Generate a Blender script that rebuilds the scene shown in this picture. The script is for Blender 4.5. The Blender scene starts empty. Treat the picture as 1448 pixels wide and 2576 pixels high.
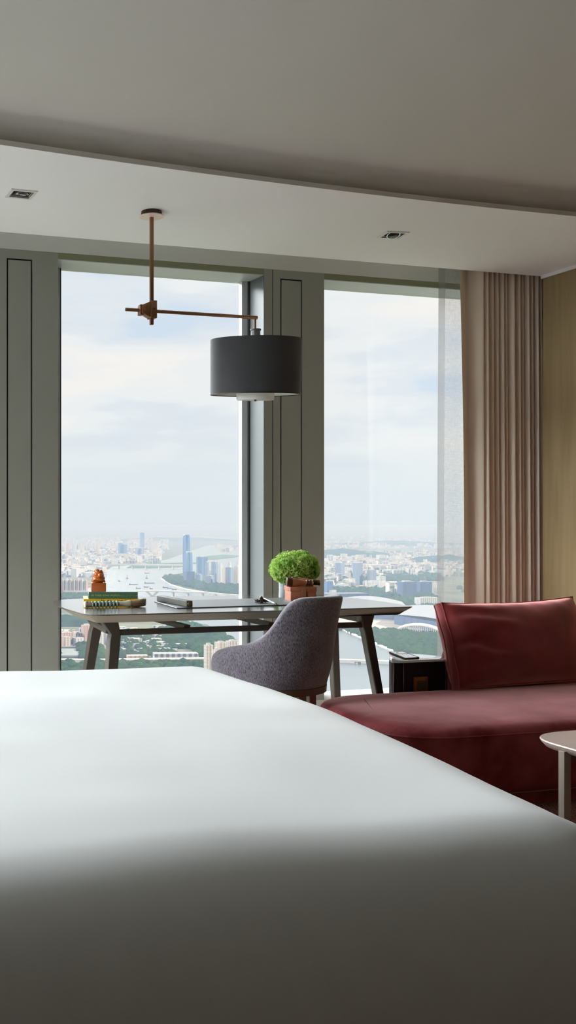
import bpy, bmesh, math, random
from mathutils import Vector, Matrix, noise
random.seed(7)
C = bpy.context.scene.collection
PI = math.pi
# ------------------------------------------------------------------ camera model (design time measuring)
F, CX, CY, PSI, H = 2700.0, 160.0, 1320.0, math.radians(17.09), 1.17
SN, CS = math.sin(PSI), math.cos(PSI)
def at_z(x, y, z):
    u = (x-CX)/F; v = (CY-y)/F; t = (z-H)/v
    return Vector((t*(SN+u*CS), t*(CS-u*SN), z))
def cam2w(xc, zc, z):                       # right, forward, height
    return Vector((zc*SN+xc*CS, zc*CS-xc*SN, z))

def L(c):
    return tuple(((v/255)/12.92 if v/255 <= .04045 else ((v/255+.055)/1.055)**2.4) for v in c)

# ------------------------------------------------------------------ materials
def newmat(name):
    m = bpy.data.materials.new(name); m.use_nodes = True
    nt = m.node_tree; b = nt.nodes['Principled BSDF']
    return m, nt, b
def mat(name, col, rough=.5, metal=0, noise_s=0, noise_amt=.12, bump=0, bump_s=60, stretch=(1,1,1), sheen=0, spec=.5, coat=0, lin=False):
    m, nt, b = newmat(name)
    c = col if lin else L(col)
    b.inputs['Base Color'].default_value = (*c, 1)
    b.inputs['Roughness'].default_value = rough
    b.inputs['Metallic'].default_value = metal
    b.inputs['Specular IOR Level'].default_value = spec
    b.inputs['Sheen Weight'].default_value = sheen
    b.inputs['Coat Weight'].default_value = coat
    N = nt.nodes; K = nt.links
    if noise_s or bump:
        tc = N.new('ShaderNodeTexCoord'); mp = N.new('ShaderNodeMapping')
        mp.inputs['Scale'].default_value = stretch
        K.new(tc.outputs['Object'], mp.inputs['Vector'])
    if noise_s:
        n = N.new('ShaderNodeTexNoise'); n.inputs['Scale'].default_value = noise_s; n.inputs['Detail'].default_value = 5
        K.new(mp.outputs[0], n.inputs['Vector'])
        r = N.new('ShaderNodeValToRGB')
        r.color_ramp.elements[0].position = .3; r.color_ramp.elements[1].position = .7
        r.color_ramp.elements[0].color = (*[v*(1-noise_amt) for v in c], 1)
        r.color_ramp.elements[1].color = (*[min(1, v*(1+noise_amt)) for v in c], 1)
        K.new(n.outputs['Fac'], r.inputs[0]); K.new(r.outputs[0], b.inputs['Base Color'])
    if bump:
        n2 = N.new('ShaderNodeTexNoise'); n2.inputs['Scale'].default_value = bump_s; n2.inputs['Detail'].default_value = 4
        K.new(mp.outputs[0], n2.inputs['Vector'])
        bp = N.new('ShaderNodeBump'); bp.inputs['Strength'].default_value = bump; bp.inputs['Distance'].default_value = .002
        K.new(n2.outputs['Fac'], bp.inputs['Height']); K.new(bp.outputs[0], b.inputs['Normal'])
    return m

M = {}
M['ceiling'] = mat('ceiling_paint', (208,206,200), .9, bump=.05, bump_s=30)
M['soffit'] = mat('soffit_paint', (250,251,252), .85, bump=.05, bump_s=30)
M['wallpaint'] = mat('warm_grey_paint', (196,194,190), .9)
M['bulkhead'] = mat('bulkhead_paint', (204,206,200), .85)
M['column'] = mat('grey_satin_metal_panel', (146,148,139), .42, 0, noise_s=3, noise_amt=.03, stretch=(1,1,.2), spec=.5)
M['groove'] = mat('dark_groove', (12,12,12), .9)
M['olive'] = mat('olive_fascia', (128,132,104), .6)
M['head'] = mat('window_head_panel', (190,196,196), .4, spec=.5)
M['jamb'] = mat('darkened_reveal_panel', (92,96,96), .45)  # column grey darkened so the side-lit reveal does not blow out
M['paleframe'] = mat('pale_frame', (196,200,200), .4)
M['gasket'] = mat('dark_gasket', (60,62,64), .5)
M['paleframe'] = mat('pale_frame', (196,200,200), .4)
M['sill'] = mat('pale_stone_sill', (200,196,186), .5, noise_s=8, noise_amt=.05)
M['bronze'] = mat('brushed_copper_bronze', (152,112,84), .34, .85, noise_s=20, noise_amt=.1, stretch=(1,1,.1))
M['bronze_dark'] = mat('dark_bronze', (70,56,46), .4, .7)
M['canopy'] = mat('rose_canopy_disc', (244,224,212), .35, 0)
M['shade'] = mat('charcoal_fabric_shade', (58,59,61), .85, bump=.15, bump_s=500, sheen=.15)
M['shade_in'] = mat('white_shade_lining', (225,225,222), .8)
M['steel'] = mat('satin_grey_steel', (110,112,114), .35, .8)
M['chrome'] = mat('bright_chrome', (200,203,206), .18, 1)
M['white_metal'] = mat('white_enamel', (225,225,222), .4)
M['darkgrey'] = mat('dark_grey_plate', (120,120,116), .5)
M['black'] = mat('lamp_black', (10,10,10), .5)
M['deskleg'] = mat('bronzed_dark_metal', (66,60,50), .45, .1, noise_s=10, noise_amt=.08)
M['leather_pad'] = mat('grey_leather_pad', (70,74,73), .45, bump=.2, bump_s=220)
M['pad_edge'] = mat('pad_black_edge', (18,18,18), .5)
M['stone_weight'] = mat('grey_slate', (88,88,80), .7, noise_s=40, noise_amt=.12)
M['brass'] = mat('aged_brass', (150,125,80), .35, .9, noise_s=60, noise_amt=.2)
M['pewter'] = mat('dark_pewter', (78,72,66), .4, .8, noise_s=80, noise_amt=.4)
M['green_book'] = mat('green_cloth_cover', (66,104,76), .7, noise_s=120, noise_amt=.08)
M['yellow_book'] = mat('yellow_cover', (222,178,24), .5)
M['cover_white'] = mat('white_glossy_cover', (235,238,236), .18, coat=.8)
M['paper'] = mat('paper_block', (186,184,176), .85, noise_s=60, noise_amt=.12, stretch=(.1,.1,12))
M['gold_ink'] = mat('pale_gold_ink', (190,190,130), .5)
M['black_ink'] = mat('black_ink', (25,20,12), .6)
M['amber'] = mat('amber_soapstone', (190,98,26), .28, 0, noise_s=18, noise_amt=.45, coat=.4)
M['amber2'] = mat('amber_soapstone_block', (176,92,40), .3, 0, noise_s=40, noise_amt=.2, coat=.4)
M['jade'] = mat('celadon_jade', (138,160,146), .3, 0, noise_s=60, noise_amt=.15, coat=.3)
M['ivory'] = mat('ivory_bone', (208,198,180), .45)
M['bristle'] = mat('brown_bristle', (140,116,84), .8, noise_s=60, noise_amt=.35, stretch=(.2,4,4), bump=.6, bump_s=120)
M['copper_leather'] = mat('chestnut_leather', (152,90,62), .42, 0, noise_s=30, noise_amt=.2, bump=.2, bump_s=150)
M['leather_side'] = mat('worn_leather', (150,92,66), .5, 0, noise_s=30, noise_amt=.15)
M['binoc'] = mat('bronzed_copper', (178,112,78), .3, .45, noise_s=30, noise_amt=.2)
M['binoc_d'] = mat('dark_brass', (96,70,46), .32, .7)
def m_leaf():
    m, nt, b = newmat('lime_foliage'); N = nt.nodes; K = nt.links
    tc = N.new('ShaderNodeTexCoord'); n = N.new('ShaderNodeTexNoise'); n.inputs['Scale'].default_value = 16; K.new(tc.outputs['Object'], n.inputs['Vector'])
    r = N.new('ShaderNodeValToRGB'); r.color_ramp.elements[0].position = .3; r.color_ramp.elements[1].position = .7
    r.color_ramp.elements[0].color = (*L((118,170,44)), 1); r.color_ramp.elements[1].color = (*L((202,224,130)), 1); K.new(n.outputs['Fac'], r.inputs[0]); K.new(r.outputs[0], b.inputs['Base Color'])
    b.inputs['Roughness'].default_value = .5; t = N.new('ShaderNodeBsdfTranslucent'); K.new(r.outputs[0], t.inputs[0]); mx = N.new('ShaderNodeMixShader'); mx.inputs[0].default_value = .4
    K.new(b.outputs[0], mx.inputs[1]); K.new(t.outputs[0], mx.inputs[2]); K.new(mx.outputs[0], N['Material Output'].inputs[0]); return m
M['leaf'] = m_leaf()
M['leaf_in'] = mat('foliage_core', (84,124,36), .8)
M['stem'] = mat('green_stem', (70,90,40), .7)
M['lacquer'] = mat('aubergine_lacquer', (34,20,30), .5, 0, spec=.2)
M['tabletop_glass'] = mat('pale_glass_top', (214,228,226), .05, 0, coat=1, spec=1)
M['trim_metal'] = mat('smoked_trim', (90,92,88), .2, 1)
M['copper_plate'] = mat('copper_plate', (132,84,48), .35, .6)
M['socket'] = mat('socket_face', (74,62,44), .4, .3)
M['chairwood'] = mat('bronzed_wood', (92,74,54), .4, .2, noise_s=12, noise_amt=.12, stretch=(1,1,.2))
M['coffeewood'] = mat('taupe_wood_top', (176,156,146), .38, 0, noise_s=5, noise_amt=.06, stretch=(.3,3,1))
M['coffeeleg'] = mat('grey_metal_leg', (150,140,128), .4, .3)
M['coffeeleg2'] = mat('leg_wood', (92,66,52), .5)
M['duvet'] = mat('white_cotton', (203,205,203), .85, bump=.04, bump_s=14, sheen=.1)
M['mattress'] = mat('mattress_white', (220,220,216), .9)
M['bedbase'] = mat('bed_base_brown', (90,76,64), .8)

def m_deskwood():
    m, nt, b = newmat('dark_satin_desk_wood'); N = nt.nodes; K = nt.links
    tc = N.new('ShaderNodeTexCoord'); mp = N.new('ShaderNodeMapping'); mp.inputs['Scale'].default_value = (1.2, 22, 22)
    n = N.new('ShaderNodeTexNoise'); n.inputs['Scale'].default_value = 3; n.inputs['Detail'].default_value = 6
    r = N.new('ShaderNodeValToRGB'); r.color_ramp.elements[0].position = .3; r.color_ramp.elements[1].position = .75
    r.color_ramp.elements[0].color = (*L((68,64,56)), 1); r.color_ramp.elements[1].color = (*L((90,84,74)), 1)
    K.new(tc.outputs['Object'], mp.inputs[0]); K.new(mp.outputs[0], n.inputs['Vector']); K.new(n.outputs['Fac'], r.inputs[0]); K.new(r.outputs[0], b.inputs['Base Color'])
    b.inputs['Roughness'].default_value = .2; b.inputs['Specular IOR Level'].default_value = .6; b.inputs['Coat Weight'].default_value = .7; b.inputs['Coat Roughness'].default_value = .12
    return m
M['deskwood'] = m_deskwood()

def m_panelwood():
    m, nt, b = newmat('olive_oak_veneer'); N = nt.nodes; K = nt.links
    tc = N.new('ShaderNodeTexCoord'); mp = N.new('ShaderNodeMapping'); mp.inputs['Scale'].default_value = (6, 6, .35)
    n = N.new('ShaderNodeTexNoise'); n.inputs['Scale'].default_value = 4; n.inputs['Detail'].default_value = 8; n.inputs['Distortion'].default_value = .4
    r = N.new('ShaderNodeValToRGB'); r.color_ramp.elements[0].position = .35; r.color_ramp.elements[1].position = .7
    r.color_ramp.elements[0].color = (*L((152,130,94)), 1); r.color_ramp.elements[1].color = (*L((166,146,108)), 1)
    K.new(tc.outputs['Object'], mp.inputs[0]); K.new(mp.outputs[0], n.inputs['Vector']); K.new(n.outputs['Fac'], r.inputs[0]); K.new(r.outputs[0], b.inputs['Base Color'])
    b.inputs['Roughness'].default_value = .55
    return m
M['panelwood'] = m_panelwood()

def m_velvet(name, base, light, rough=.75, srough=.35, tint=(1,.6,.6)):
    m, nt, b = newmat(name); N = nt.nodes; K = nt.links
    tc = N.new('ShaderNodeTexCoord')
    n = N.new('ShaderNodeTexNoise'); n.inputs['Scale'].default_value = 5; n.inputs['Detail'].default_value = 6; n.inputs['Roughness'].default_value = .6
    n2 = N.new('ShaderNodeTexNoise'); n2.inputs['Scale'].default_value = 420
    r = N.new('ShaderNodeValToRGB'); r.color_ramp.elements[0].position = .35; r.color_ramp.elements[1].position = .72
    r.color_ramp.elements[0].color = (*L(base), 1); r.color_ramp.elements[1].color = (*L(light), 1)
    K.new(tc.outputs['Object'], n.inputs['Vector']); K.new(tc.outputs['Object'], n2.inputs['Vector']); K.new(n.outputs['Fac'], r.inputs[0]); K.new(r.outputs[0], b.inputs['Base Color'])
    bp = N.new('ShaderNodeBump'); bp.inputs['Strength'].default_value = .25; bp.inputs['Distance'].default_value = .001
    K.new(n2.outputs['Fac'], bp.inputs['Height']); K.new(bp.outputs[0], b.inputs['Normal'])
    b.inputs['Roughness'].default_value = rough; b.inputs['Specular IOR Level'].default_value = .2
    b.inputs['Sheen Weight'].default_value = 1.0; b.inputs['Sheen Roughness'].default_value = srough
    b.inputs['Sheen Tint'].default_value = (*tint, 1)
    return m
M['velvet'] = m_velvet('burgundy_velvet', (118,42,47), (160,82,86), .75, .25, (1,.55,.57))
M['velvet_p'] = m_velvet('burgundy_velvet_cushion', (84,13,15), (112,26,28), .8, .5, (1,.45,.43))
def m_chenille():
    m, nt, b = newmat('aubergine_grey_chenille'); N = nt.nodes; K = nt.links
    tc = N.new('ShaderNodeTexCoord'); mp = N.new('ShaderNodeMapping'); mp.inputs['Scale'].default_value = (1, 1, .2)
    n = N.new('ShaderNodeTexNoise'); n.inputs['Scale'].default_value = 460; n.inputs['Detail'].default_value = 3
    n3 = N.new('ShaderNodeTexNoise'); n3.inputs['Scale'].default_value = 7; n3.inputs['Detail'].default_value = 4
    add = N.new('ShaderNodeMath'); add.operation = 'MULTIPLY_ADD'; add.inputs[1].default_value = .35
    r = N.new('ShaderNodeValToRGB'); r.color_ramp.elements[0].position = .5; r.color_ramp.elements[1].position = .85
    r.color_ramp.elements[0].color = (*L((50,48,55)), 1); r.color_ramp.elements[1].color = (*L((140,134,144)), 1)
    K.new(tc.outputs['Object'], mp.inputs[0]); K.new(mp.outputs[0], n.inputs['Vector']); K.new(tc.outputs['Object'], n3.inputs['Vector'])
    K.new(n3.outputs['Fac'], add.inputs[0]); K.new(n.outputs['Fac'], add.inputs[2]); K.new(add.outputs[0], r.inputs[0]); K.new(r.outputs[0], b.inputs['Base Color'])
    bp = N.new('ShaderNodeBump'); bp.inputs['Strength'].default_value = .7; bp.inputs['Distance'].default_value = .003
    K.new(n.outputs['Fac'], bp.inputs['Height']); K.new(bp.outputs[0], b.inputs['Normal'])
    b.inputs['Roughness'].default_value = .9; b.inputs['Sheen Weight'].default_value = .6; b.inputs['Sheen Roughness'].default_value = .4
    return m
M['chenille'] = m_chenille()
M['curtain'] = mat('taupe_curtain_cloth', (228,214,197), .9, noise_s=2, noise_amt=.03, sheen=.1)
def _unused(): pass
def m_sheer(name, tr):
    m = bpy.data.materials.new(name); m.use_nodes = True; nt = m.node_tree; N = nt.nodes; K = nt.links
    N.clear(); out = N.new('ShaderNodeOutputMaterial'); t = N.new('ShaderNodeBsdfTransparent')
    d = N.new('ShaderNodeBsdfDiffuse'); d.inputs[0].default_value = (.6,.62,.62,1); tl = N.new('ShaderNodeBsdfTranslucent'); tl.inputs[0].default_value = (.09,.093,.096,1)
    mx = N.new('ShaderNodeMixShader'); mx.inputs[0].default_value = .6; K.new(d.outputs[0], mx.inputs[1]); K.new(tl.outputs[0], mx.inputs[2])
    mx2 = N.new('ShaderNodeMixShader')
    tc = N.new('ShaderNodeTexCoord'); mp = N.new('ShaderNodeMapping'); mp.inputs['Scale'].default_value = (300, 1, 40)
    mp2 = N.new('ShaderNodeMapping'); mp2.inputs['Scale'].default_value = (30, 1, 300)
    n = N.new('ShaderNodeTexNoise'); n.inputs['Scale'].default_value = 1; n2 = N.new('ShaderNodeTexNoise'); n2.inputs['Scale'].default_value = 1
    mxm = N.new('ShaderNodeMath'); mxm.operation = 'ADD'; mr = N.new('ShaderNodeMapRange')
    mr.inputs['From Min'].default_value = .7; mr.inputs['From Max'].default_value = 1.3; mr.inputs['To Min'].default_value = tr-.08; mr.inputs['To Max'].default_value = tr+.08
    K.new(tc.outputs['Object'], mp.inputs[0]); K.new(tc.outputs['Object'], mp2.inputs[0]); K.new(mp.outputs[0], n.inputs['Vector']); K.new(mp2.outputs[0], n2.inputs['Vector'])
    K.new(n.outputs['Fac'], mxm.inputs[0]); K.new(n2.outputs['Fac'], mxm.inputs[1]); K.new(mxm.outputs[0], mr.inputs['Value']); K.new(mr.outputs[0], mx2.inputs[0])
    K.new(t.outputs[0], mx2.inputs[1]); K.new(mx.outputs[0], mx2.inputs[2]); K.new(mx2.outputs[0], out.inputs[0])
    return m
M['sheer'] = m_sheer('white_linen_sheer', .38)
M['sheer_hem'] = m_sheer('white_linen_hem', .62)
def m_glass():
    m = bpy.data.materials.new('clear_window_glass'); m.use_nodes = True; nt = m.node_tree; N = nt.nodes; K = nt.links
    N.clear(); out = N.new('ShaderNodeOutputMaterial'); t = N.new('ShaderNodeBsdfTransparent'); t.inputs[0].default_value = (.97,.985,.98,1)
    g = N.new('ShaderNodeBsdfGlossy'); g.inputs['Roughness'].default_value = .02
    mx = N.new('ShaderNodeMixShader'); mx.inputs[0].default_value = .02; K.new(t.outputs[0], mx.inputs[1]); K.new(g.outputs[0], mx.inputs[2]); K.new(mx.outputs[0], out.inputs[0])
    return m
M['glass'] = m_glass()
def m_carpet():
    m, nt, b = newmat('rust_carpet'); N = nt.nodes; K = nt.links
    tc = N.new('ShaderNodeTexCoord'); mp = N.new('ShaderNodeMapping'); mp.inputs['Rotation'].default_value = (0, 0, .5); mp.inputs['Scale'].default_value = (5, 5, 5)
    br = N.new('ShaderNodeTexBrick'); br.inputs['Color1'].default_value = (*L((150,118,106)), 1); br.inputs['Color2'].default_value = (*L((138,104,94)), 1); br.inputs['Mortar'].default_value = (*L((92,40,38)), 1)
    br.inputs['Mortar Size'].default_value = .03; br.inputs['Scale'].default_value = 3
    K.new(tc.outputs['Object'], mp.inputs[0]); K.new(mp.outputs[0], br.inputs['Vector']); K.new(br.outputs[0], b.inputs['Base Color'])
    b.inputs['Roughness'].default_value = .95
    return m
M['carpet'] = m_carpet()
def m_vase():
    m, nt, b = newmat('patterned_vase_glaze'); N = nt.nodes; K = nt.links
    tc = N.new('ShaderNodeTexCoord'); sx = N.new('ShaderNodeSeparateXYZ'); K.new(tc.outputs['Object'], sx.inputs[0])
    at = N.new('ShaderNodeMath'); at.operation = 'ARCTAN2'; K.new(sx.outputs[1], at.inputs[0]); K.new(sx.outputs[0], at.inputs[1])
    a2 = N.new('ShaderNodeMath'); a2.operation = 'MULTIPLY'; a2.inputs[1].default_value = 26; K.new(at.outputs[0], a2.inputs[0])
    z2 = N.new('ShaderNodeMath'); z2.operation = 'MULTIPLY'; z2.inputs[1].default_value = 900; K.new(sx.outputs[2], z2.inputs[0])
    s1 = N.new('ShaderNodeMath'); s1.operation = 'SINE'; s2 = N.new('ShaderNodeMath'); s2.operation = 'SINE'
    K.new(a2.outputs[0], s1.inputs[0]); ad = N.new('ShaderNodeMath'); ad.operation = 'MULTIPLY_ADD'; ad.inputs[1].default_value = 2.0
    K.new(s1.outputs[0], ad.inputs[0]); K.new(z2.outputs[0], ad.inputs[2]); K.new(ad.outputs[0], s2.inputs[0])
    r = N.new('ShaderNodeValToRGB'); r.color_ramp.elements[0].position = .35; r.color_ramp.elements[1].position = .6
    r.color_ramp.elements[0].color = (*L((96,116,126)), 1); r.color_ramp.elements[1].color = (*L((206,214,214)), 1)
    mr = N.new('ShaderNodeMapRange'); mr.inputs['From Min'].default_value = -1; K.new(s2.outputs[0], mr.inputs['Value']); K.new(mr.outputs[0], r.inputs[0]); K.new(r.outputs[0], b.inputs['Base Color'])
    b.inputs['Roughness'].default_value = .3
    return m
M['vase'] = m_vase()

# ------------------------------------------------------------------ mesh builder
class MB:
    def __init__(s): s.v = []; s.f = []
    def add(s, vs, fs):
        o = len(s.v); s.v += [tuple(v) for v in vs]; s.f += [tuple(i+o for i in f) for f in fs]; return s
    def box(s, x0, x1, y0, y1, z0, z1, T=None):
        vs = [Vector((x, y, z)) for z in (z0, z1) for (x, y) in ((x0,y0),(x1,y0),(x1,y1),(x0,y1))]
        if T: vs = [T @ v for v in vs]
        return s.add(vs, [(3,2,1,0),(4,5,6,7),(0,1,5,4),(1,2,6,5),(2,3,7,6),(3,0,4,7)])
    def hexa(s, lo, hi):                       # two matching quads (lists of 4 points)
        return s.add(list(lo)+list(hi), [(3,2,1,0),(4,5,6,7),(0,1,5,4),(1,2,6,5),(2,3,7,6),(3,0,4,7)])
    def loops(s, rings, cap0=True, cap1=True, closed=True):
        n = len(rings[0]); vs = [p for r in rings for p in r]; fs = []
        for i in range(len(rings)-1):
            for j in range(n if closed else n-1):
                k = (j+1) % n
                fs.append((i*n+j, i*n+k, (i+1)*n+k, (i+1)*n+j))
        if cap0: fs.append(tuple(reversed(range(n))))
        if cap1: fs.append(tuple((len(rings)-1)*n+j for j in range(n)))
        return s.add(vs, fs)
    def lathe(s, prof, c=(0,0,0), n=32, T=None, caps=True):
        rings = []
        for r, z in prof:
            ring = [Vector((c[0]+r*math.cos(2*PI*j/n), c[1]+r*math.sin(2*PI*j/n), c[2]+z)) for j in range(n)]
            if T: ring = [T @ p for p in ring]
            rings.append(ring)
        return s.loops(rings, caps, caps)
    def tube(s, pts, r, n=10, caps=True):
        pts = [Vector(p) for p in pts]; rings = []
        rr = r if isinstance(r, (list, tuple)) else [r]*len(pts)
        t0 = (pts[1]-pts[0]).normalized(); up = Vector((0,0,1)) if abs(t0.z) < .9 else Vector((1,0,0))
        a = t0.cross(up).normalized()
        for i, p in enumerate(pts):
            t = (pts[min(i+1, len(pts)-1)]-pts[max(i-1, 0)]).normalized()
            a = (a - t*a.dot(t)).normalized(); b = t.cross(a)
            rings.append([p + (a*math.cos(2*PI*j/n)+b*math.sin(2*PI*j/n))*rr[i] for j in range(n)])
        return s.loops(rings, caps, caps)
    def sphere(s, c, r, n=16, m=10, sc=(1,1,1)):
        prof = [(max(1e-4, math.sin(PI*i/m)), -math.cos(PI*i/m)) for i in range(m+1)]
        rings = [[Vector((c[0]+q*r*sc[0]*math.cos(2*PI*j/n), c[1]+q*r*sc[1]*math.sin(2*PI*j/n), c[2]+z*r*sc[2])) for j in range(n)] for q, z in prof]
        return s.loops(rings)
    def build(s, name, m, parent=None, bevel=0, seg=2, loc=None, angle=35, sub=0, smooth=True):
        me = bpy.data.meshes.new(name); off = Vector(loc) if loc is not None else Vector((0,0,0))
        me.from_pydata([Vector(v)-off for v in s.v], [], s.f); me.validate(); me.update()
        o = bpy.data.objects.new(name, me); C.objects.link(o); o.location = off
        if isinstance(m, str): m = M[m]
        me.materials.append(m)
        bm = bmesh.new(); bm.from_mesh(me); bmesh.ops.recalc_face_normals(bm, faces=bm.faces)
        if bevel:
            ed = [e for e in bm.edges if len(e.link_faces) == 2 and e.calc_face_angle(0) > math.radians(30)]
            bmesh.ops.bevel(bm, geom=ed, offset=bevel, segments=seg, affect='EDGES', profile=.5, clamp_overlap=True)
        bm.to_mesh(me); bm.free()
        if smooth:
            me.polygons.foreach_set('use_smooth', [True]*len(me.polygons)); me.set_sharp_from_angle(angle=math.radians(angle))
        if parent is not None:
            o.parent = parent; o.matrix_parent_inverse = Matrix.Identity(4)
            o.location = off - parent_world(parent) if not s_rot(parent) else off
        if sub:
            md = o.modifiers.new('sub', 'SUBSURF'); md.levels = sub; md.render_levels = sub
        return o
def s_rot(o): return False
def parent_world(o):
    v = Vector(o.location)
    while o.parent: o = o.parent; v += Vector(o.location)
    return v
def tag(o, label=None, cat=None, group=None, kind=None):
    if label: o['label'] = label
    if cat: o['category'] = cat
    if group: o['group'] = group
    if kind: o['kind'] = kind
    return o
def thing(name, label, cat, loc, group=None):
    o = bpy.data.objects.new(name, None); C.objects.link(o); o.location = loc; o.empty_display_size = .1
    return tag(o, label, cat, group)
def struct(name, mb, m, label, parent=None, **k):
    o = mb.build(name, m, parent, **k)
    if parent is None: tag(o, label, 'room', None, 'structure')
    return o
def text_mesh(name, body, m, parent, size, pos, xdir, up, extrude=.0003, width=None):
    cu = bpy.data.curves.new(name, 'FONT'); cu.body = body; cu.size = size; cu.extrude = extrude
    t = bpy.data.objects.new(name, cu); C.objects.link(t); bpy.context.view_layer.update()
    me = bpy.data.meshes.new_from_object(t.evaluated_get(bpy.context.evaluated_depsgraph_get()))
    bpy.data.objects.remove(t)
    X = Vector(xdir).normalized(); Y = Vector(up).normalized(); Z = X.cross(Y)
    sx = 1
    if width:
        w = max(v.co.x for v in me.vertices)-min(v.co.x for v in me.vertices); sx = width/w
    for v in me.vertices: v.co = X*v.co.x*sx + Y*v.co.y + Z*v.co.z
    me.materials.clear(); me.materials.append(M[m])
    o = bpy.data.objects.new(name, me); C.objects.link(o); o.parent = parent; o.location = Vector(pos)-parent_world(parent)
    return o

# ================================================================== ROOM
ZS, ZM, ZB, ZH = 2.70, 2.82, 2.706, 2.667
YW, YG = 5.80, 5.99
XL, XR, YB = -3.5, 4.744, -1.6
struct('floor', MB().box(XL-.3, 5.3, YB-.3, 6.1, -.12, 0), 'carpet', 'rust red patterned carpet floor between bed and sofa', smooth=False)
M['pale_floor'] = mat('pale_stone_border', (232,230,225), .5, noise_s=6, noise_amt=.05)
struct('floor_border', MB().box(XL, 5.02, 4.78, 5.80, 0, .006), 'pale_floor', 'pale stone floor border along the windows', smooth=False)
struct('wall_left', MB().box(XL-.2, XL, YB-.2, 3.0, 0, 3.05).box(XL-.2, XL, 5.45, 6.1, 0, 3.05).box(XL-.2, XL, 3.0, 5.45, 0, .10).box(XL-.2, XL, 3.0, 5.45, 2.667, 3.05), 'wallpaint', 'left wall of the bedroom with a tall side window', smooth=False)
_w = MB().box(XL-.2, XL-.14, 3.0, 3.05, .10, 2.667).box(XL-.2, XL-.14, 5.40, 5.45, .10, 2.667).box(XL-.2, XL-.14, 4.2, 4.25, .10, 2.667).build('window_6', 'paleframe', None, smooth=False); tag(_w, 'tall window in the left wall', 'window', None, 'structure')
MB().box(XL-.175, XL-.17, 3.0, 5.45, .10, 2.667).build('window_pane', 'glass', _w, smooth=False)
M['backwall'] = mat('taupe_back_wall', (140,132,122), .9)
struct('wall_back', MB().box(XL-.2, 5.3, YB-.2, YB, 0, 3.05), 'backwall', 'wall behind the camera', smooth=False)
wr = struct('wall_right', MB().box(XR, XR+.3, YB, 5.43, 0, 2.68), 'panelwood', 'olive brown wood veneer wall at the right', smooth=False)
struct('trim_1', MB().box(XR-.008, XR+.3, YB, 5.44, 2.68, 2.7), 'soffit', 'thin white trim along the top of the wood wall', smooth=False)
struct('wall_pocket', MB().box(5.02, 5.3, 5.3, 6.1, 0, 3.05).box(XR+.3, 5.3, YB, 5.43, 2.0, 3.05), 'wallpaint', 'side of the curtain recess', smooth=False)
# ceiling: main slab, fillet cove, soffit
def arcY(x): return 4.347 - (x-3.6)**2/46.8
xs = [XL-.2+i*(8.5/56) for i in range(57)]
cb = MB()
rows = []
for x in xs:
    ya = arcY(x)+.03
    pr = [(ya+.0, 2.722), (ya+.012, 2.722)]
    R = .098
    col = [(x, ya-.03, ZS), (x, ya-.03, 2.722), (x, ya+.01, 2.722)]
    for k in range(9):
        a = k/8*PI/2
        col.append((x, ya+.01-.02-.075*(1-math.cos(a)), 2.768+.052*math.sin(a)))
    col.append((x, YB-.1, ZM)); rows.append([Vector(p) for p in col])
cm = MB(); cm.loops(rows, False, False, closed=False)
cm.box(XL-.2, 5.3, YB-.2, 6.1, 3.05, 3.15)
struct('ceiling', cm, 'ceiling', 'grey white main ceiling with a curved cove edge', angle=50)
# soffit with two downlight holes
DL = [(1.271, 4.797, 0.0), (3.322, 4.899, math.radians(-9))]
hs = .044
bx = sorted(set(xs + [DL[0][0]-hs, DL[0][0]+hs, DL[1][0]-hs, DL[1][0]+hs])); bx = [x for x in bx if x <= 5.3]
by = [4.797-hs, 4.797+hs, 4.899-hs, 4.899+hs]; by.sort()
so = MB()
for i in range(len(bx)-1):
    xa, xb = bx[i], bx[i+1]; xm = (xa+xb)/2
    ys_a = [arcY(xa)] + by + [5.44]; ys_b = [arcY(xb)] + by + [5.44]
    for j in range(len(ys_a)-1):
        ym = (max(ys_a[j], 4)+ys_a[j+1])/2 if j else 4.5
        if any(abs(xm-d[0]) < hs and ys_a[j] >= d[1]-hs-1e-5 and ys_a[j+1] <= d[1]+hs+1e-5 for d in DL) and j: continue
        so.add([(xa, ys_a[j], ZS), (xb, ys_b[j], ZS), (xb, ys_b[j+1], ZS), (xa, ys_a[j+1], ZS)], [(0,3,2,1)])
so.box(XL-.2, 5.3, 5.4402, 5.455, ZS, 3.05)
so.box(XL-.2, 5.3, 5.4552, 5.80, 2.86, 3.05)
struct('ceiling_soffit', so, 'soffit', 'bright lowered ceiling band in front of the windows', smooth=False)

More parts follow.
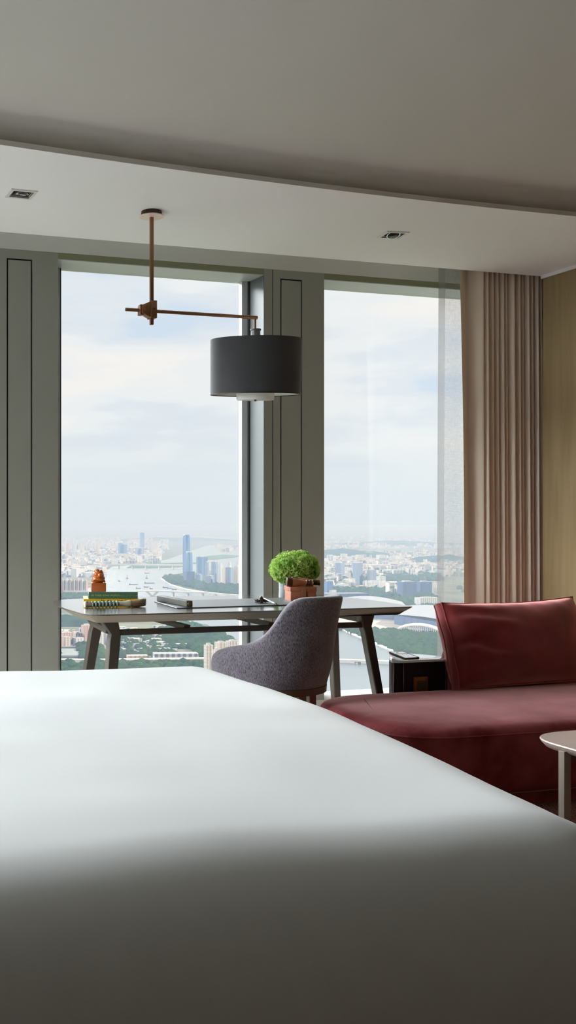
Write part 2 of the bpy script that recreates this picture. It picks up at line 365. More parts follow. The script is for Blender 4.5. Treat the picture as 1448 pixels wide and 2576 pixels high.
# window wall
cols = [(XL, -3.44), (-2.15, -1.75), (-.36, .05), (1.343, 1.75), (3.04, 3.447), (4.74, 5.3)]
wins = [(-3.44, -2.15), (-1.75, -.36), (.05, 1.343), (1.75, 3.04), (3.447, 4.74)]
fw = MB(); fw.box(XL, 5.3, 5.80, 6.1, ZB, 3.05)
struct('wall_front', fw, 'bulkhead', 'pale bulkhead above the windows', smooth=False)
struct('wall_front_sill', MB().box(XL, 5.3, 5.80, 6.1, 0, .10), 'sill', 'low pale wall under the windows', smooth=False)
for i, (a, b) in enumerate(cols):
    mb = MB()
    # routed rectangle on the face: build face out of boxes leaving a real groove
    if 0 < i < 5:
        ga, gb, gw, gt = b-.298, b-.150, .009, 2.655
        y1 = 5.8
        mb.box(a, b, y1+.012, 6.1, .10, ZH+.0395)
        mb.box(a, ga, y1, y1+.012, .10, ZB); mb.box(gb, b, y1, y1+.012, .10, ZB)
        mb.box(ga, gb, y1, y1+.012, gt, ZB); mb.box(ga+gw, gb-gw, y1, y1+.012, .10, gt-gw)
    else:
        mb.box(a, b, 5.8, 6.1, .10, ZB)
    o = struct('trim_%d' % (i+2), mb, 'column', 'grey metal clad column with a grooved panel beside the window', smooth=False)
    if 0 < i < 5:
        g = MB().box(ga+.001, gb-.001, 5.8112, 5.8119, .14, gt-.001); g.build('groove', 'groove', o, smooth=False)
    if i == 4:
        MB().box(a+.054, a+.0585, 5.7992, 5.8005, .10, ZB-.002).build('groove', 'gasket', o, smooth=False)
for i, (a, b) in enumerate(wins):
    w = MB().box(a, b, 5.801, 5.99, ZH+.004, ZB-.001)
    w = w.build('window_%d' % (i+1), 'olive', None, smooth=False); tag(w, 'olive fascia over a tall window', 'window', None, 'structure')
    MB().box(a, b, 5.803, 6.05, ZH, ZH+.004).build('window_head', 'head', w, smooth=False)
    f = MB(); yg = YG
    f.box(b-.014, b, yg-.012, yg+.04, .10, ZH); f.box(a+.070, a+.075, yg-.006, yg+.04, .10, ZH)
    f.build('window_gasket', 'gasket', w, smooth=False)
    f = MB().box(b-.052, b-.014, yg, yg+.04, .10, ZH).box(a, a+.070, yg, yg+.04, .10, ZH)
    f.build('window_frame', 'paleframe', w, smooth=False)
    MB().box(b-.0025, b+.0005, 5.8005, yg-.012, .10, ZH).build('window_jamb', 'jamb', w, smooth=False)  # added thin panel over the column side, shade put into its colour
    MB().box(a, b, yg+.015, yg+.02, .10, ZH).build('window_pane', 'glass', w, smooth=False)

# downlights
def downlight(x, y, rot, label, tilt):
    t = thing('recessed_downlight', label, 'ceiling light', (x, y, ZS))
    R = Matrix.Translation((x, y, ZS)) @ Matrix.Rotation(rot, 4, 'Z')
    s = .062; i = .048
    f = MB()
    for (a, b, c, d) in ((-s, s, -s, -i), (-s, s, i, s), (-s, -i, -i, i), (i, s, -i, i)): f.box(a, b, c, d, -.006, .0005, R)
    f.build('frame', 'white_metal', t, smooth=False)
    q = MB()
    for (a, b, c, d) in ((-i, i, -i, -i+.002), (-i, i, i-.002, i), (-i, -i+.002, -i, i), (i-.002, i, -i, i)): q.box(a, b, c, d, -.004, .07, R)
    q.box(-i, i, -i, i, .07, .072, R)
    q.build('housing', 'darkgrey', t, smooth=False)
    T = R @ Matrix.Translation((0, 0, .006)) @ Matrix.Rotation(tilt, 4, 'X')
    MB().lathe([(.030,.018),(.036,.02),(.036,-.012),(.030,-.012),(.026,.0),(.024,.016)], n=28, T=T, caps=False).build('gimbal_ring', 'chrome', t)
    MB().lathe([(.025,.006),(.0001,.004)], n=24, T=T, caps=False).build('lamp_face', 'black', t)
downlight(*DL[0], 'square recessed ceiling downlight left of the hanging lamp', .25)
downlight(*DL[1], 'square recessed ceiling downlight right of the hanging lamp', -.35)

# ================================================================== HANGING LAMP
LX, LY = 1.951, 4.885
t = thing('pendant_lamp', 'hanging lamp with bronze cross rods and a charcoal drum shade over the desk', 'lamp', (LX, LY, ZS))
MB().lathe([(.050,0),(.052,-.022),(.0001,-.022)], (LX, LY, ZS)).build('canopy', 'bronze_dark', t)
MB().lathe([(.0001,-.022),(.057,-.022),(.060,-.026),(.060,-.028),(.0001,-.0285)], (LX, LY, ZS), n=40, caps=False).build('canopy_plate', 'canopy', t)
MB().box(LX-.0085, LX+.0085, LY-.0085, LY+.0085, 2.146, ZS-.028).build('pole', 'bronze', t, bevel=.002)
AX0, AX1, AZ = 1.823, 2.520, 2.218
AYy = 4.905
# clamp: front plate and trapezoid body
cl = MB()
cl.box(LX-.0115, LX+.0195, LY-.024, LY+.030, 2.176, 2.262)
cl.hexa([(LX-.0115,LY-.018,2.180),(LX-.0115,LY+.028,2.180),(LX-.0115,LY+.028,2.258),(LX-.0115,LY-.018,2.258)],
        [(LX-.052,LY-.012,2.200),(LX-.052,LY+.028,2.200),(LX-.052,LY+.028,2.240),(LX-.052,LY-.012,2.240)])
cl.box(LX-.06, LX-.04, LY-.004, LY+.034, 2.192, 2.243)
cl.build('clamp', 'bronze', t, bevel=.0015)
MB().lathe([(.0001,.03),(.0095,.03),(.0095,0),(.0001,0)], n=18, T=Matrix.Translation((LX-.034, LY-.010, 2.222)) @ Matrix.Rotation(-PI/2, 4, 'X') @ Matrix.Translation((0,0,-.016))).build('knob', 'brass', t)
MB().lathe([(.0001,0),(.0035,0),(.0035,.004),(.0001,.004)], n=12, T=Matrix.Translation((LX+.003, LY-.028, 2.220)) @ Matrix.Rotation(-PI/2, 4, 'X')).build('screw', 'bronze_dark', t)
MB().tube([(AX0, AYy, AZ), (AX1-.035, AYy, AZ)], .0085, 14).build('arm', 'bronze', t)
MB().tube([(AX1-.037, AYy, AZ), (AX1-.033, AYy, AZ), (AX1-.031, AYy, AZ), (AX1+.012, AYy, AZ)], [.010,.010,.0088,.0088], 14).build('arm_tip', 'bronze', t)
MB().tube([(AX1, AYy, AZ), (AX1, AYy, AZ-.055)], .006, 12).build('stem', 'bronze', t)
sc = cam2w(.9709, 5.43, 0); SX, SY = AX1+.004, AYy
MB().lathe([(.0001,.046),(.027,.046),(.027,.040),(.0235,.040),(.0235,0),(.0001,0)], (SX, SY, 2.113)).build('socket_cup', 'steel', t)
TS = Matrix.Translation((SX, SY, 1.967)) @ Matrix.Rotation(math.radians(4.2), 4, Vector((CS, -SN, 0)))
MB().lathe([(.2285,.138),(.226,-.138)], n=72, T=TS, caps=False).lathe([(.2285,.138),(.2262,.138)], n=72, T=TS, caps=False).build('drum_shade', 'shade', t, angle=60)
MB().lathe([(.2262,.138),(.2238,-.1385)], n=72, T=TS, caps=False).build('shade_lining', 'shade_in', t, angle=60)
MB().lathe([(.2272,-.1345),(.2274,-.1395),(.2232,-.1398),(.223,-.136)], n=72, T=TS, caps=False).build('shade_rim', 'black', t)
MB().lathe([(.0945,.10),(.0945,-.162),(.091,-.166),(.0001,-.160)], n=56, T=TS, caps=False).build('diffuser', 'shade_in', t)
MB().lathe([(.0001,-.158),(.006,-.158),(.006,-.172),(.0001,-.172)], n=14, T=TS, caps=False).build('finial', 'steel', t)
sp = MB()
for k in range(3):
    a = k*2*PI/3+.4
    sp.tube([TS @ Vector((.02*math.cos(a), .02*math.sin(a), .134)), TS @ Vector((.226*math.cos(a), .226*math.sin(a), .134))], .002, 6)
sp.build('shade_spider', 'steel', t)

# ================================================================== DESK
DT = .76
def rounded(pts, radii, n=8):
    out = []
    m = len(pts)
    for i in range(m):
        p0, p, p1 = Vector(pts[i-1]), Vector(pts[i]), Vector(pts[(i+1) % m]); r = radii[i] if isinstance(radii, (list,tuple)) else radii
        a = (p0-p).normalized(); b = (p1-p).normalized()
        A = p+a*r; B = p+b*r
        for k in range(n+1):
            s = k/n; out.append(A*(1-s)**2 + p*2*s*(1-s) + B*s*s)
    return out
def inset(poly, d):
    c = sum(poly, Vector((0,0)))/len(poly); out = []; n = len(poly)
    for i in range(n):
        e = (poly[(i+1) % n]-poly[i-1]); nn = Vector((-e.y, e.x)).normalized()
        if nn.dot(c-poly[i]) < 0: nn = -nn
        out.append(poly[i]+nn*d)
    return out
dtop = rounded([(1.535,4.630),(2.40,4.598),(3.262,4.630),(3.335,5.12),(3.262,5.655),(2.40,5.69),(1.66,5.66),(1.548,5.12)], [.09,.5,.035,.2,.12,.4,.22,.25])
t = thing('writing_desk', 'long dark wooden writing desk with splayed bronze legs below the windows', 'desk', (2.4, 5.13, 0))
def ring(poly, z): return [Vector((p.x, p.y, z)) for p in poly]
MB().loops([ring(dtop, .7546), ring(dtop, .7590), ring(inset(dtop,.0015), DT)]).build('desktop', 'deskwood', t, angle=25)
M['deskedge'] = mat('matte_bevel_wood', (146,138,121), .6, 0, noise_s=3, noise_amt=.12, stretch=(1,22,22), spec=.15)
MB().loops([ring(inset(dtop,.075), .716), ring(inset(dtop,.070), .716), ring(inset(dtop,.0005), .7545)]).build('bevelled_underside', 'deskedge', t, angle=25)
def bar(mb, pts, w, d, wdir=(1,0,0)):
    """rectangular bar through points with width w along wdir-ish and depth d"""
    rings = []
    for i, p in enumerate(pts):
        p = Vector(p); tt = (Vector(pts[min(i+1,len(pts)-1)])-Vector(pts[max(i-1,0)])).normalized()
        ww = w[i] if isinstance(w, (list,tuple)) else w
        a = Vector(wdir); a = (a-tt*a.dot(tt)).normalized(); b = tt.cross(a).normalized()
        rings.append([p+a*ww/2+b*d/2, p-a*ww/2+b*d/2, p-a*ww/2-b*d/2, p+a*ww/2-b*d/2])
    mb.loops(rings); return mb
legs = []
def desk_leg(xt, y, sx, sy, xk):
    # bracket: wide flare under the top then a splayed post
    mb = MB(); zt, zk = .716, .648
    wk, wt = .052, .085
    d = .052
    kx = xk
    # flare profile (in X) from top to knee, as a hexahedron leaning outwards (sx)
    x0t, x1t = (xt-.0, xt+wt) if sx > 0 else (xt-wt, xt+.0)
    mb.loops([[Vector((x0t,y-d/2,zt)),Vector((x1t,y-d/2,zt)),Vector((x1t,y+d/2,zt)),Vector((x0t,y+d/2,zt))],
              [Vector((kx-wk/2,y-d/2,zk)),Vector((kx+wk/2,y-d/2,zk)),Vector((kx+wk/2,y+d/2,zk)),Vector((kx-wk/2,y+d/2,zk))],
              [Vector((kx-wk/2+sx*.008,y-d/2+sy*.006,zk-.03)),Vector((kx+wk/2+sx*.004,y-d/2+sy*.006,zk-.03)),Vector((kx+wk/2+sx*.004,y+d/2+sy*.006,zk-.03)),Vector((kx-wk/2+sx*.008,y+d/2+sy*.006,zk-.03))],
              [Vector((kx-.02+sx*.085,y-.02+sy*.085,0)),Vector((kx+.02+sx*.085,y-.02+sy*.085,0)),Vector((kx+.02+sx*.085,y+.02+sy*.085,0)),Vector((kx-.02+sx*.085,y+.02+sy*.085,0))]])
    mb.build('leg', 'deskleg', t, bevel=.004, seg=1)
YF, YR = 4.84, 5.30
desk_leg(1.752, YF, -1, -1, 1.741)
desk_leg(1.815, YR, -1, 1, 1.808)
desk_leg(3.075, YF, 1, -1, 3.114)
desk_leg(3.150, YR, 1, 1, 3.200)
MB().box(1.74, 3.12, YF-.014, YF+.014, .640, .668).build('front_rail', 'deskleg', t, bevel=.003, seg=1)
MB().box(1.81, 3.20, YR-.014, YR+.014, .672, .714).build('rear_rail', 'deskleg', t, bevel=.003, seg=1)
bar(MB(), [(1.715, YF, .664), (1.785, YR, .664)], .03, .028).build('end_rail', 'deskleg', t)
bar(MB(), [(3.135, YF, .672), (3.215, YR, .672)], .03, .028).build('end_rail', 'deskleg', t)
for xx in (2.06, 2.52):
    bar(MB(), [(xx+.06, YF, .668), (xx, YR+.02, .692)], .035, .022).build('cross_rail', 'deskleg', t)
# desk pad
pd = [at_z(386,1514,DT).xy, at_z(443,1531.5,DT).xy, at_z(760,1522,DT).xy, (3.0,5.36)]
pdp = rounded([tuple(p) for p in pd], .02, 4)
t = thing('desk_pad', 'flat grey leather writing pad on the desk', 'desk pad', (2.5, 5.1, DT))
MB().loops([ring(pdp, DT+.0004), ring(pdp, DT+.0032)]).build('pad_base', 'pad_edge', t)
MB().loops([ring(inset(pdp,.004), DT+.0032), ring(inset(pdp,.005), DT+.0045)]).build('pad_cover', 'leather_pad', t)
PT = DT+.0046
# slate paperweight bar
a = Vector((2.158, 5.29, 0)); b = Vector((2.148, 4.875, 0)); d = (b-a).normalized(); n = Vector((-d.y, d.x, 0)); w = .0235
t = thing('bar_paperweight', 'long square slate paperweight bar at the left end of the desk pad', 'paperweight', ((a+b)/2+Vector((0,0,PT))))
def q4(p, z): return [p+n*w/2+Vector((0,0,z)), p-n*w/2+Vector((0,0,z))]
la = [a+n*w+Vector((0,0,PT)), a-n*w+Vector((0,0,PT)), a-n*w+Vector((0,0,PT+.031)), a+n*w+Vector((0,0,PT+.031))]
lb = [b+n*w+Vector((0,0,PT)), b-n*w+Vector((0,0,PT)), b-n*w+Vector((0,0,PT+.031)), b+n*w+Vector((0,0,PT+.031))]
la = [a+(v-a-Vector((0,0,v.z)))*.72+Vector((0,0,v.z)) for v in la]; lb = [b+(v-b-Vector((0,0,v.z)))*.72+Vector((0,0,v.z)) for v in lb]
MB().hexa(la, lb).build('bar', 'stone_weight', t, bevel=.004, seg=3)
TM = Matrix.Translation(b+Vector((0,0,PT+.0155))) @ d.to_track_quat('Z', 'Y').to_matrix().to_4x4()
MB().lathe([(.0001,.0012),(.008,.0012),(.009,.0),(.0001,-.002)], n=20, T=TM).build('end_disc', 'brass', t)

# books
def cam_book(name, label, cx, cz, z, w, h, dep, cover, top, spine_txt):
    o = cam2w(cx, cz, z); X = Vector((CS, -SN, 0)); Y = Vector((SN, CS, 0)); Z = Vector((0,0,1))
    T = Matrix(((X.x,Y.x,0,o.x),(X.y,Y.y,0,o.y),(0,0,1,o.z),(0,0,0,1)))
    t = thing(name, label, 'book', o)
    MB().box(.004, w-.003, .004, dep-.004, .003, h-.003, T).build('page_block', 'paper', t, smooth=False)
    MB().box(0, w, -.0005, .003, 0, h, T).build('spine', cover, t, bevel=.0008, seg=1)
    MB().box(0, w, .003, dep, 0, .0028, T).build('back_cover', cover, t, smooth=False)
    MB().box(0, w, .0005, dep, h-.0026, h+.0002, T).build('front_cover', top, t, smooth=False)
    for (bd, sz, x, zz, m, wd) in spine_txt:
        text_mesh('spine_title', bd, m, t, sz, T @ Vector((x, -.0012, zz)), X, Z, .0004, wd)
    return T
cam_book('hardcover_book', 'yellow hardcover book lying at the bottom of the stack on the desk', .1015, 5.432, DT, .281, .034, .235, 'yellow_book', 'yellow_book',
         [('The New York Times', .0165, .085, .0185, 'black_ink', .165)])
T2 = cam_book('hardcover_book', 'green hardcover book on top of the yellow one, under the amber seal', .1267, 5.449, DT+.0343, .2495, .0345, .19, 'green_book', 'cover_white',
         [('IN THEIR OWN WORDS', .0125, .0135, .0125, 'gold_ink', .143), ('EDITORIAL', .005, .161, .0145, 'gold_ink', .024), ('A', .009, .193, .0135, 'gold_ink', .006), ('VANGUARD PRESS', .0045, .2005, .0145, 'gold_ink', .032), ('*', .014, .238, .008, 'gold_ink', .006)])
# carved seal
zt = DT+.0343+.0349
o = cam2w(.1425, 5.462, zt); t = thing('carved_seal', 'amber stone seal with a carved beast on top, standing on the green book', 'seal stamp', o)
X = Vector((CS, -SN, 0)); Y = Vector((SN, CS, 0))
T = Matrix(((X.x,Y.x,0,o.x),(X.y,Y.y,0,o.y),(0,0,1,o.z),(0,0,0,1))) @ Matrix.Rotation(.0, 4, 'Z')
MB().box(-.002, .0735, 0, .066, 0, .044, T).build('seal_block', 'amber2', t, bevel=.003, seg=3)
cv = MB()
def blob(x, y, z, r, sc=(1,1,1), nn=14):
    p = T @ Vector((x, y, z)); cv.sphere(p, r, nn, 9, sc)
blob(.036,.034,.062,.033,(1,.85,.75)); blob(.036,.034,.085,.024,(1,.9,.95)); blob(.03,.03,.100,.014); blob(.045,.03,.098,.012)
for k in range(26):
    a = k*2.4; r0 = .031-.0006*k; zz = .05+.0022*k
    rings = []
    pts = [T @ Vector((.036+r0*1.05*math.cos(a+s*.35), .034+r0*.85*math.sin(a+s*.35), zz+.006*math.sin(s*1.1))) for s in range(6)]
    cv.tube(pts, [.002,.0045,.0052,.005,.004,.0015], 8)
cv.tube([T @ Vector((.008,.0,.058)), T @ Vector((.02,-.004,.066)), T @ Vector((.04,-.005,.064)), T @ Vector((.06,-.002,.056)), T @ Vector((.068,.004,.05))], [.004,.008,.009,.006,.003], 10)
cv.build('carved_beast', 'amber', t)
bl = MB(); bl.sphere(T @ Vector((.0425,-.001,.0835)), .0105, 18, 12); bl.build('carved_ball', 'amber2', t)
bl = MB(); bl.sphere(T @ Vector((.0105,-.001,.056)), .0075, 16, 10); bl.build('carved_ball', 'amber2', t)
# calligraphy brush
p0 = cam2w(.1030, 5.29, DT+.0172); p1 = cam2w(.4030, 5.36, DT+.0172); dd = (p1-p0)
t = thing('calligraphy_brush', 'fat calligraphy brush with green beaded handle lying in front of the books', 'brush', (p0+p1)/2-Vector((0,0,.0172)))
def along(s): return p0+dd*s
MB().tube([along(0), along(.01), along(.08), along(.10)], [.0145,.0165,.0155,.0135], 20).build('handle_end', 'ivory', t)
w = MB()
for s in (.03, .055): w.tube([along(s)+Vector((math.cos(a)*.0035+0, 0, 0)) + (Vector((SN,CS,0))*math.cos(a)+Vector((0,0,1))*math.sin(a))*.0168 for a in [k*2*PI/16 for k in range(17)]], .0008, 5)
w.build('cord_wrap', 'bronze_dark', t)
for k in range(8):
    b = MB(); c = along(.125+k*.0585); b.sphere(c, .0168, 16, 10, (.62 if k not in (0,7) else .5, .98, 1)); b.build('bead', 'jade', t)
MB().tube([along(.565), along(.57), along(.62), along(.70), along(.755), along(.765)], [.012,.0135,.0125,.0155,.017,.016], 22).build('ferrule', 'ivory', t)
br = MB(); br.tube([along(.755), along(.80), along(.86), along(.92)+Vector((0,0,.003)), along(.965)+Vector((0,0,.005))], [.014,.0165,.0172,.016,.012], 20)
random.seed(3)
for k in range(130):
    a = random.random()*2*PI; r = .0165*math.sqrt(random.random()); u = Vector((SN,CS,0))*math.cos(a)+Vector((0,0,1))*math.sin(a)
    e = 1.0+random.random()*.035
    zlim = lambda v: Vector((v.x, v.y, max(v.z, DT+.001)))
    br.tube([zlim(along(.80)+u*min(r,.015)), zlim(along(.90)+u*r*1.06), zlim(along(e-.02)+u*r*1.12+Vector((0,0,.005))), zlim(along(e)+u*r*1.2+Vector((0,0,.007)))], [.0012,.0014,.001,.0003], 4)
br.build('bristles', 'bristle', t)

# ornament (pewter cluster) and magnifier handle
oc = at_z(655, 1517, PT); t = thing('metal_ornament', 'knobbly dark pewter cluster ornament on the desk pad', 'ornament', oc)
random.seed(11); mb = MB()
for k in range(46):
    a = random.random()*2*PI; r = random.random()**.6
    x = .030*r*math.cos(a); y = .022*r*math.sin(a); z = .006+.020*random.random()*(1.15-r)
    mb.sphere(oc+Vector((x,y,z)), .0045+.003*random.random(), 8, 6, (1,1,.8))
for k in range(12):
    a = random.random()*2*PI; q = oc+Vector((.026*math.cos(a), .02*math.sin(a), .008))
    mb.tube([oc+Vector((0,0,.012)), q, q+Vector((.006*math.cos(a), .006*math.sin(a), .008+.006*random.random()))], [.005,.0045,.002], 7)
mb.sphere(oc+Vector((.004,0,.026)), .009, 10, 8)
mb.sphere(oc+Vector((.036,.012,.010)), .008, 10, 8).sphere(oc+Vector((.046,.01,.007)), .005, 8, 6)
mb.build('cluster', 'pewter', t)
ps = oc+Vector((.012,-.012,.024)); pe = at_z(697, 1523.5, PT)+Vector((0,0,.005))
t = thing('silver_pen', 'silver pen propped against the pewter cluster ornament', 'pen', (ps+pe)/2)
MB().tube([ps, ps.lerp(pe,.04), ps.lerp(pe,.80), ps.lerp(pe,.82)], [.003,.0042,.0046,.0035], 14).build('barrel', 'chrome', t)
MB().tube([ps.lerp(pe,.815), ps.lerp(pe,.90), ps.lerp(pe,.93)], [.0052,.0052,.0035], 14).build('cap', 'pad_edge', t)
rg = MB(); cc = ps.lerp(pe,.99); rg.tube([cc+Vector((.0065*math.cos(a), .0065*math.sin(a), 0)) for a in [k*2*PI/18 for k in range(19)]], .0011, 6); rg.build('loop', 'pewter', t)

# leather box: near corner, along front X', left face
c0 = at_z(731,1514,DT); xd = Vector((CS, -SN, 0)); yd = Vector((-xd.y, xd.x, 0))
T = Matrix(((xd.x,yd.x,0,c0.x),(xd.y,yd.y,0,c0.y),(0,0,1,DT),(0,0,0,1)))
T = Matrix.Translation((0,0,0)) @ T
W, Dp = .135, .155
t = thing('leather_box', 'chestnut leather lidded box with a strap, on the desk under the binoculars', 'box', T @ Vector((W/2, Dp/2, 0)))
MB().box(0, W, 0, Dp, 0, .056, T).build('body', 'copper_leather', t, bevel=.002)
MB().box(-.003, W+.003, -.003, Dp+.003, .055, .0785, T).build('lid', 'copper_leather', t, bevel=.002)
s = MB(); s.box(.058, .080, -.0052, -.0032, .030, .074, T); s.box(.059, .079, -.004, -.0004, .004, .032, T)
s.build('strap', 'leather_side', t, bevel=.0006, seg=1)
MB().lathe([(.0001,0),(.0035,0),(.0025,.002),(.0001,.0025)], n=12, T=T @ Matrix.Translation((.069,-.0052,.064)) @ Matrix.Rotation(PI/2, 4, 'X')).build('stud', 'brass', t)
MB().lathe([(.0001,0),(.0042,0),(.003,.0025),(.0001,.003)], n=12, T=T @ Matrix.Translation((.069,-.004,.014)) @ Matrix.Rotation(PI/2, 4, 'X')).build('stud', 'brass', t)
MB().box(W+.0005, W+.006, .012, .03, .014, .034, T).build('clasp', 'brass', t, bevel=.001)
# binoculars on the lid, big ends to the left
bz = DT+.0785
t = thing('binoculars', 'antique copper binoculars lying on the lid of the leather box', 'binoculars', T @ Vector((.08, .06, .0785)))
def barrel(y, sh):
    A = T @ Vector((-.016+sh, y+.004, .0785+.0255)); B = T @ Vector((.122+sh*1.3, y-.002, .0785+.0190)); d = B-A
    f = lambda s: A+d*s
    MB().tube([f(0), f(.01), f(.20), f(.215)], [.0225,.0252,.0252,.024], 26).build('objective_hood', 'binoc_d', t)
    MB().tube([f(.215), f(.23), f(.34), f(.42), f(.72), f(.74)], [.024,.0236,.023,.0205,.0148,.0145], 26).build('barrel', 'binoc', t)
    MB().tube([f(.74), f(.75), f(.80), f(.81), f(.86), f(.865), f(.90), f(.91), f(.985), f(1.0)], [.0155,.0172,.0172,.0150,.0150,.0165,.0165,.0145,.016,.0178], 24).build('eyepiece', 'binoc_d', t)
    e = MB(); g = d.normalized(); u = g.cross(Vector((0,0,1))).normalized(); v = u.cross(g)
    e.tube([f(1.0)+(u*math.cos(a)+v*math.sin(a))*.0162 for a in [k*2*PI/22 for k in range(23)]], .0018, 7); e.build('eyecup_rim', 'brass', t)
    MB().lathe([(.0001,0),(.0140,0)], n=20, T=Matrix.Translation(f(1.001)) @ g.to_track_quat('Z','Y').to_matrix().to_4x4(), caps=False).build('lens', 'black', t)
barrel(.030, 0); barrel(.092, .040)
MB().tube([T @ Vector((.03,.030,.0785+.030)), T @ Vector((.042,.092,.0785+.030))], .006, 12).build('bridge', 'binoc_d', t)
MB().tube([T @ Vector((.088,.030,.0785+.022)), T @ Vector((.101,.092,.0785+.022))], .005, 12).build('bridge', 'binoc_d', t)

# vase + bouquet
vp = at_z(712, 1502, DT); vp = Vector((2.975, 5.425, DT))
t = thing('flower_vase', 'slim patterned blue grey vase behind the leather box', 'vase', vp)
MB().lathe([(.0001,0),(.034,0),(.036,.004),(.034,.05),(.036,.09),(.040,.106),(.037,.106),(.033,.09),(.030,.02),(.0001,.012)], vp, n=36, caps=False).build('vase_body', 'vase', t, loc=vp)
fc = Vector((3.022, 5.40, DT+.163))
t = thing('green_bouquet', 'round mound of lime green leafy flowers standing in the slim vase', 'plant', vp+Vector((0,0,.02)))
random.seed(5)
core = MB(); core.sphere(fc+Vector((-.035,0,-.01)), .1, 24, 14, (.92,.9,.75)); core.sphere(fc+Vector((.045,0,-.005)), .1, 24, 14, (.82,.9,.78)); core.build('foliage_core', 'leaf_in', t)
st = MB()
for k in range(6):
    a = k*1.05; st.tube([vp+Vector((.012*math.cos(a),.012*math.sin(a),.02)), vp+Vector((.02*math.cos(a),.02*math.sin(a),.100)), fc+Vector((.04*math.cos(a)-.02,.04*math.sin(a),-.03))], .0025, 6)
st.build('stems', 'stem', t)
lf = MB()
def surf(u, v):
    z = 1-2*u; r = math.sqrt(max(0,1-z*z)); d = Vector((r*math.cos(v), r*math.sin(v), z))
    lob = 1+.07*noise.noise(d*2.6+Vector((3,1,7)))+.05*noise.noise(d*6)
    p = Vector((d.x*.141, d.y*.125, d.z*.098))*lob
    if d.x > 0.1 and d.z > 0: p.z *= 1.07
    return fc+p, d
for k in range(4200):
    u = random.random(); v = random.random()*2*PI
    if u > .93: continue
    p, d = surf(u, v); p = p-d*random.random()*.016+Vector((noise.noise(p*55), noise.noise(p*55+Vector((9,0,0))), noise.noise(p*55+Vector((0,9,0)))))*.010
    t1 = d.cross(Vector((random.random()-.5, random.random()-.5, random.random()-.5))).normalized(); t2 = d.cross(t1)
    dn = (d*.75+t1*random.uniform(-.8,.8)+t2*random.uniform(-.8,.8)).normalized()
    a = dn.cross(Vector((random.random()-.5, random.random()-.5, random.random()-.5))).normalized(); b = dn.cross(a)
    s = random.uniform(.0048, .0085)
    for m_ in range(3):
        an = m_*2*PI/3+random.random(); ax = a*math.cos(an)+b*math.sin(an); bx_ = a*-math.sin(an)+b*math.cos(an)
        q0 = p; q1 = p+ax*s*.6+bx_*s*.5+dn*s*.4; q2 = p+ax*s*1.3+dn*s*.35; q3 = p+ax*s*.6-bx_*s*.5+dn*s*.4
        lf.add([q0, q1, q2, q3], [(0,1,2,3)])
lf.build('foliage', 'leaf', t, smooth=False)

# ================================================================== CHAIR
cc = Vector((2.400, 4.545, 0)); Rr = .270
t = thing('desk_chair', 'round backed grey plum upholstered armchair pushed up to the desk', 'chair', cc)
camr = Vector((CS, -SN, 0)); camn = Vector((-SN, -CS, 0))      # right, towards camera
def hprof(dg):                                     # height over angle from back centre
    a = abs(dg); k = [(0,.849),(31,.849),(40,.844),(47,.824),(54,.765),(62,.700),(74,.652),(90,.628),(108,.614),(124,.592),(134,.56),(140,.50)]
    for i in range(len(k)-1):
        if a <= k[i+1][0]:
            s = (a-k[i][0])/(k[i+1][0]-k[i][0]); return k[i][1]*(1-s)+k[i+1][1]*s
    return k[-1][1]
PHC = 36; TH = .055; z0 = .432
outer = []
NA = 70; prof_n = 8
degs = [-140+280*i/NA for i in range(NA+1)]
hs_ = [hprof(d) for d in degs]
for _ in range(3): hs_ = [hs_[0]]+[(hs_[i-1]+2*hs_[i]+hs_[i+1])/4 for i in range(1, NA)]+[hs_[-1]]
rings = []
for i, dg in enumerate(degs):
    ph = math.radians(dg+PHC); dirv = camr*math.cos(ph)+camn*math.sin(ph); h = hs_[i]
    end = max(0, (abs(dg)-128)/12); th = TH*(1-.75*end*end)
    backness = max(0, 1-abs(dg)/75)
    def rad(z):
        s = (z-z0)/.43
        return Rr + .078*s*backness + .018*s + .008*math.sin(PI*min(1, s*2)) - .012*end
    prof = []
    for k in range(7):
        z = z0+(h-.022-z0)*k/6; prof.append((rad(z), z))
    prof.insert(0, (rad(z0)-.012, z0-.004))
    rt = rad(h)
    for k in range(1, 6):
        a = PI*k/6; prof.append((rt-th/2+th/2*math.cos(a), h-.022+.022*math.sin(a)))
    for k in range(7):
        z = (h-.022)-(h-.022-z0)*k/6; prof.append((rad(z)-th, z))
    prof.append((rad(z0)-th+.01, z0-.004))
    rings.append([cc+dirv*r+Vector((0,0,z)) for r, z in prof])
MB().loops(rings).build('shell', 'chenille', t, angle=80)
sc_ = MB(); pr = []
for r, z in [(.0001,.40),(.215,.40),(.228,.41),(.232,.44),(.228,.475),(.21,.49),(.12,.497),(.0001,.50)]: pr.append((r, z))
sc_.lathe(pr, cc, n=48, caps=False).build('seat_cushion', 'chenille', t, angle=80)
fr = MB(); NR = 60; rg = []
for r, z in [(.258,.430),(.272,.430),(.270,.400),(.258,.400),(.240,.404),(.240,.424)]: rg.append((r, z))
fr.loops([[cc+Vector((r*math.cos(2*PI*j/NR), r*math.sin(2*PI*j/NR), z)) for j in range(NR)] for r, z in rg+[rg[0]]], False, False).build('seat_frame', 'chairwood', t, angle=40)
for dg in (-25, 65, 155, 245):
    ph = math.radians(dg); dv = camr*math.cos(ph)+camn*math.sin(ph); sd = Vector((-dv.y, dv.x, 0))
    a = cc+dv*.246; b = cc+dv*.274
    def rct(p, w): return [p+dv*w+sd*w, p-dv*w+sd*w, p-dv*w-sd*w, p+dv*w-sd*w]
    MB().hexa([v+Vector((0,0,.0)) for v in rct(b, .013)], [v+Vector((0,0,.402)) for v in rct(a, .021)]).build('leg', 'chairwood', t, bevel=.003, seg=1)

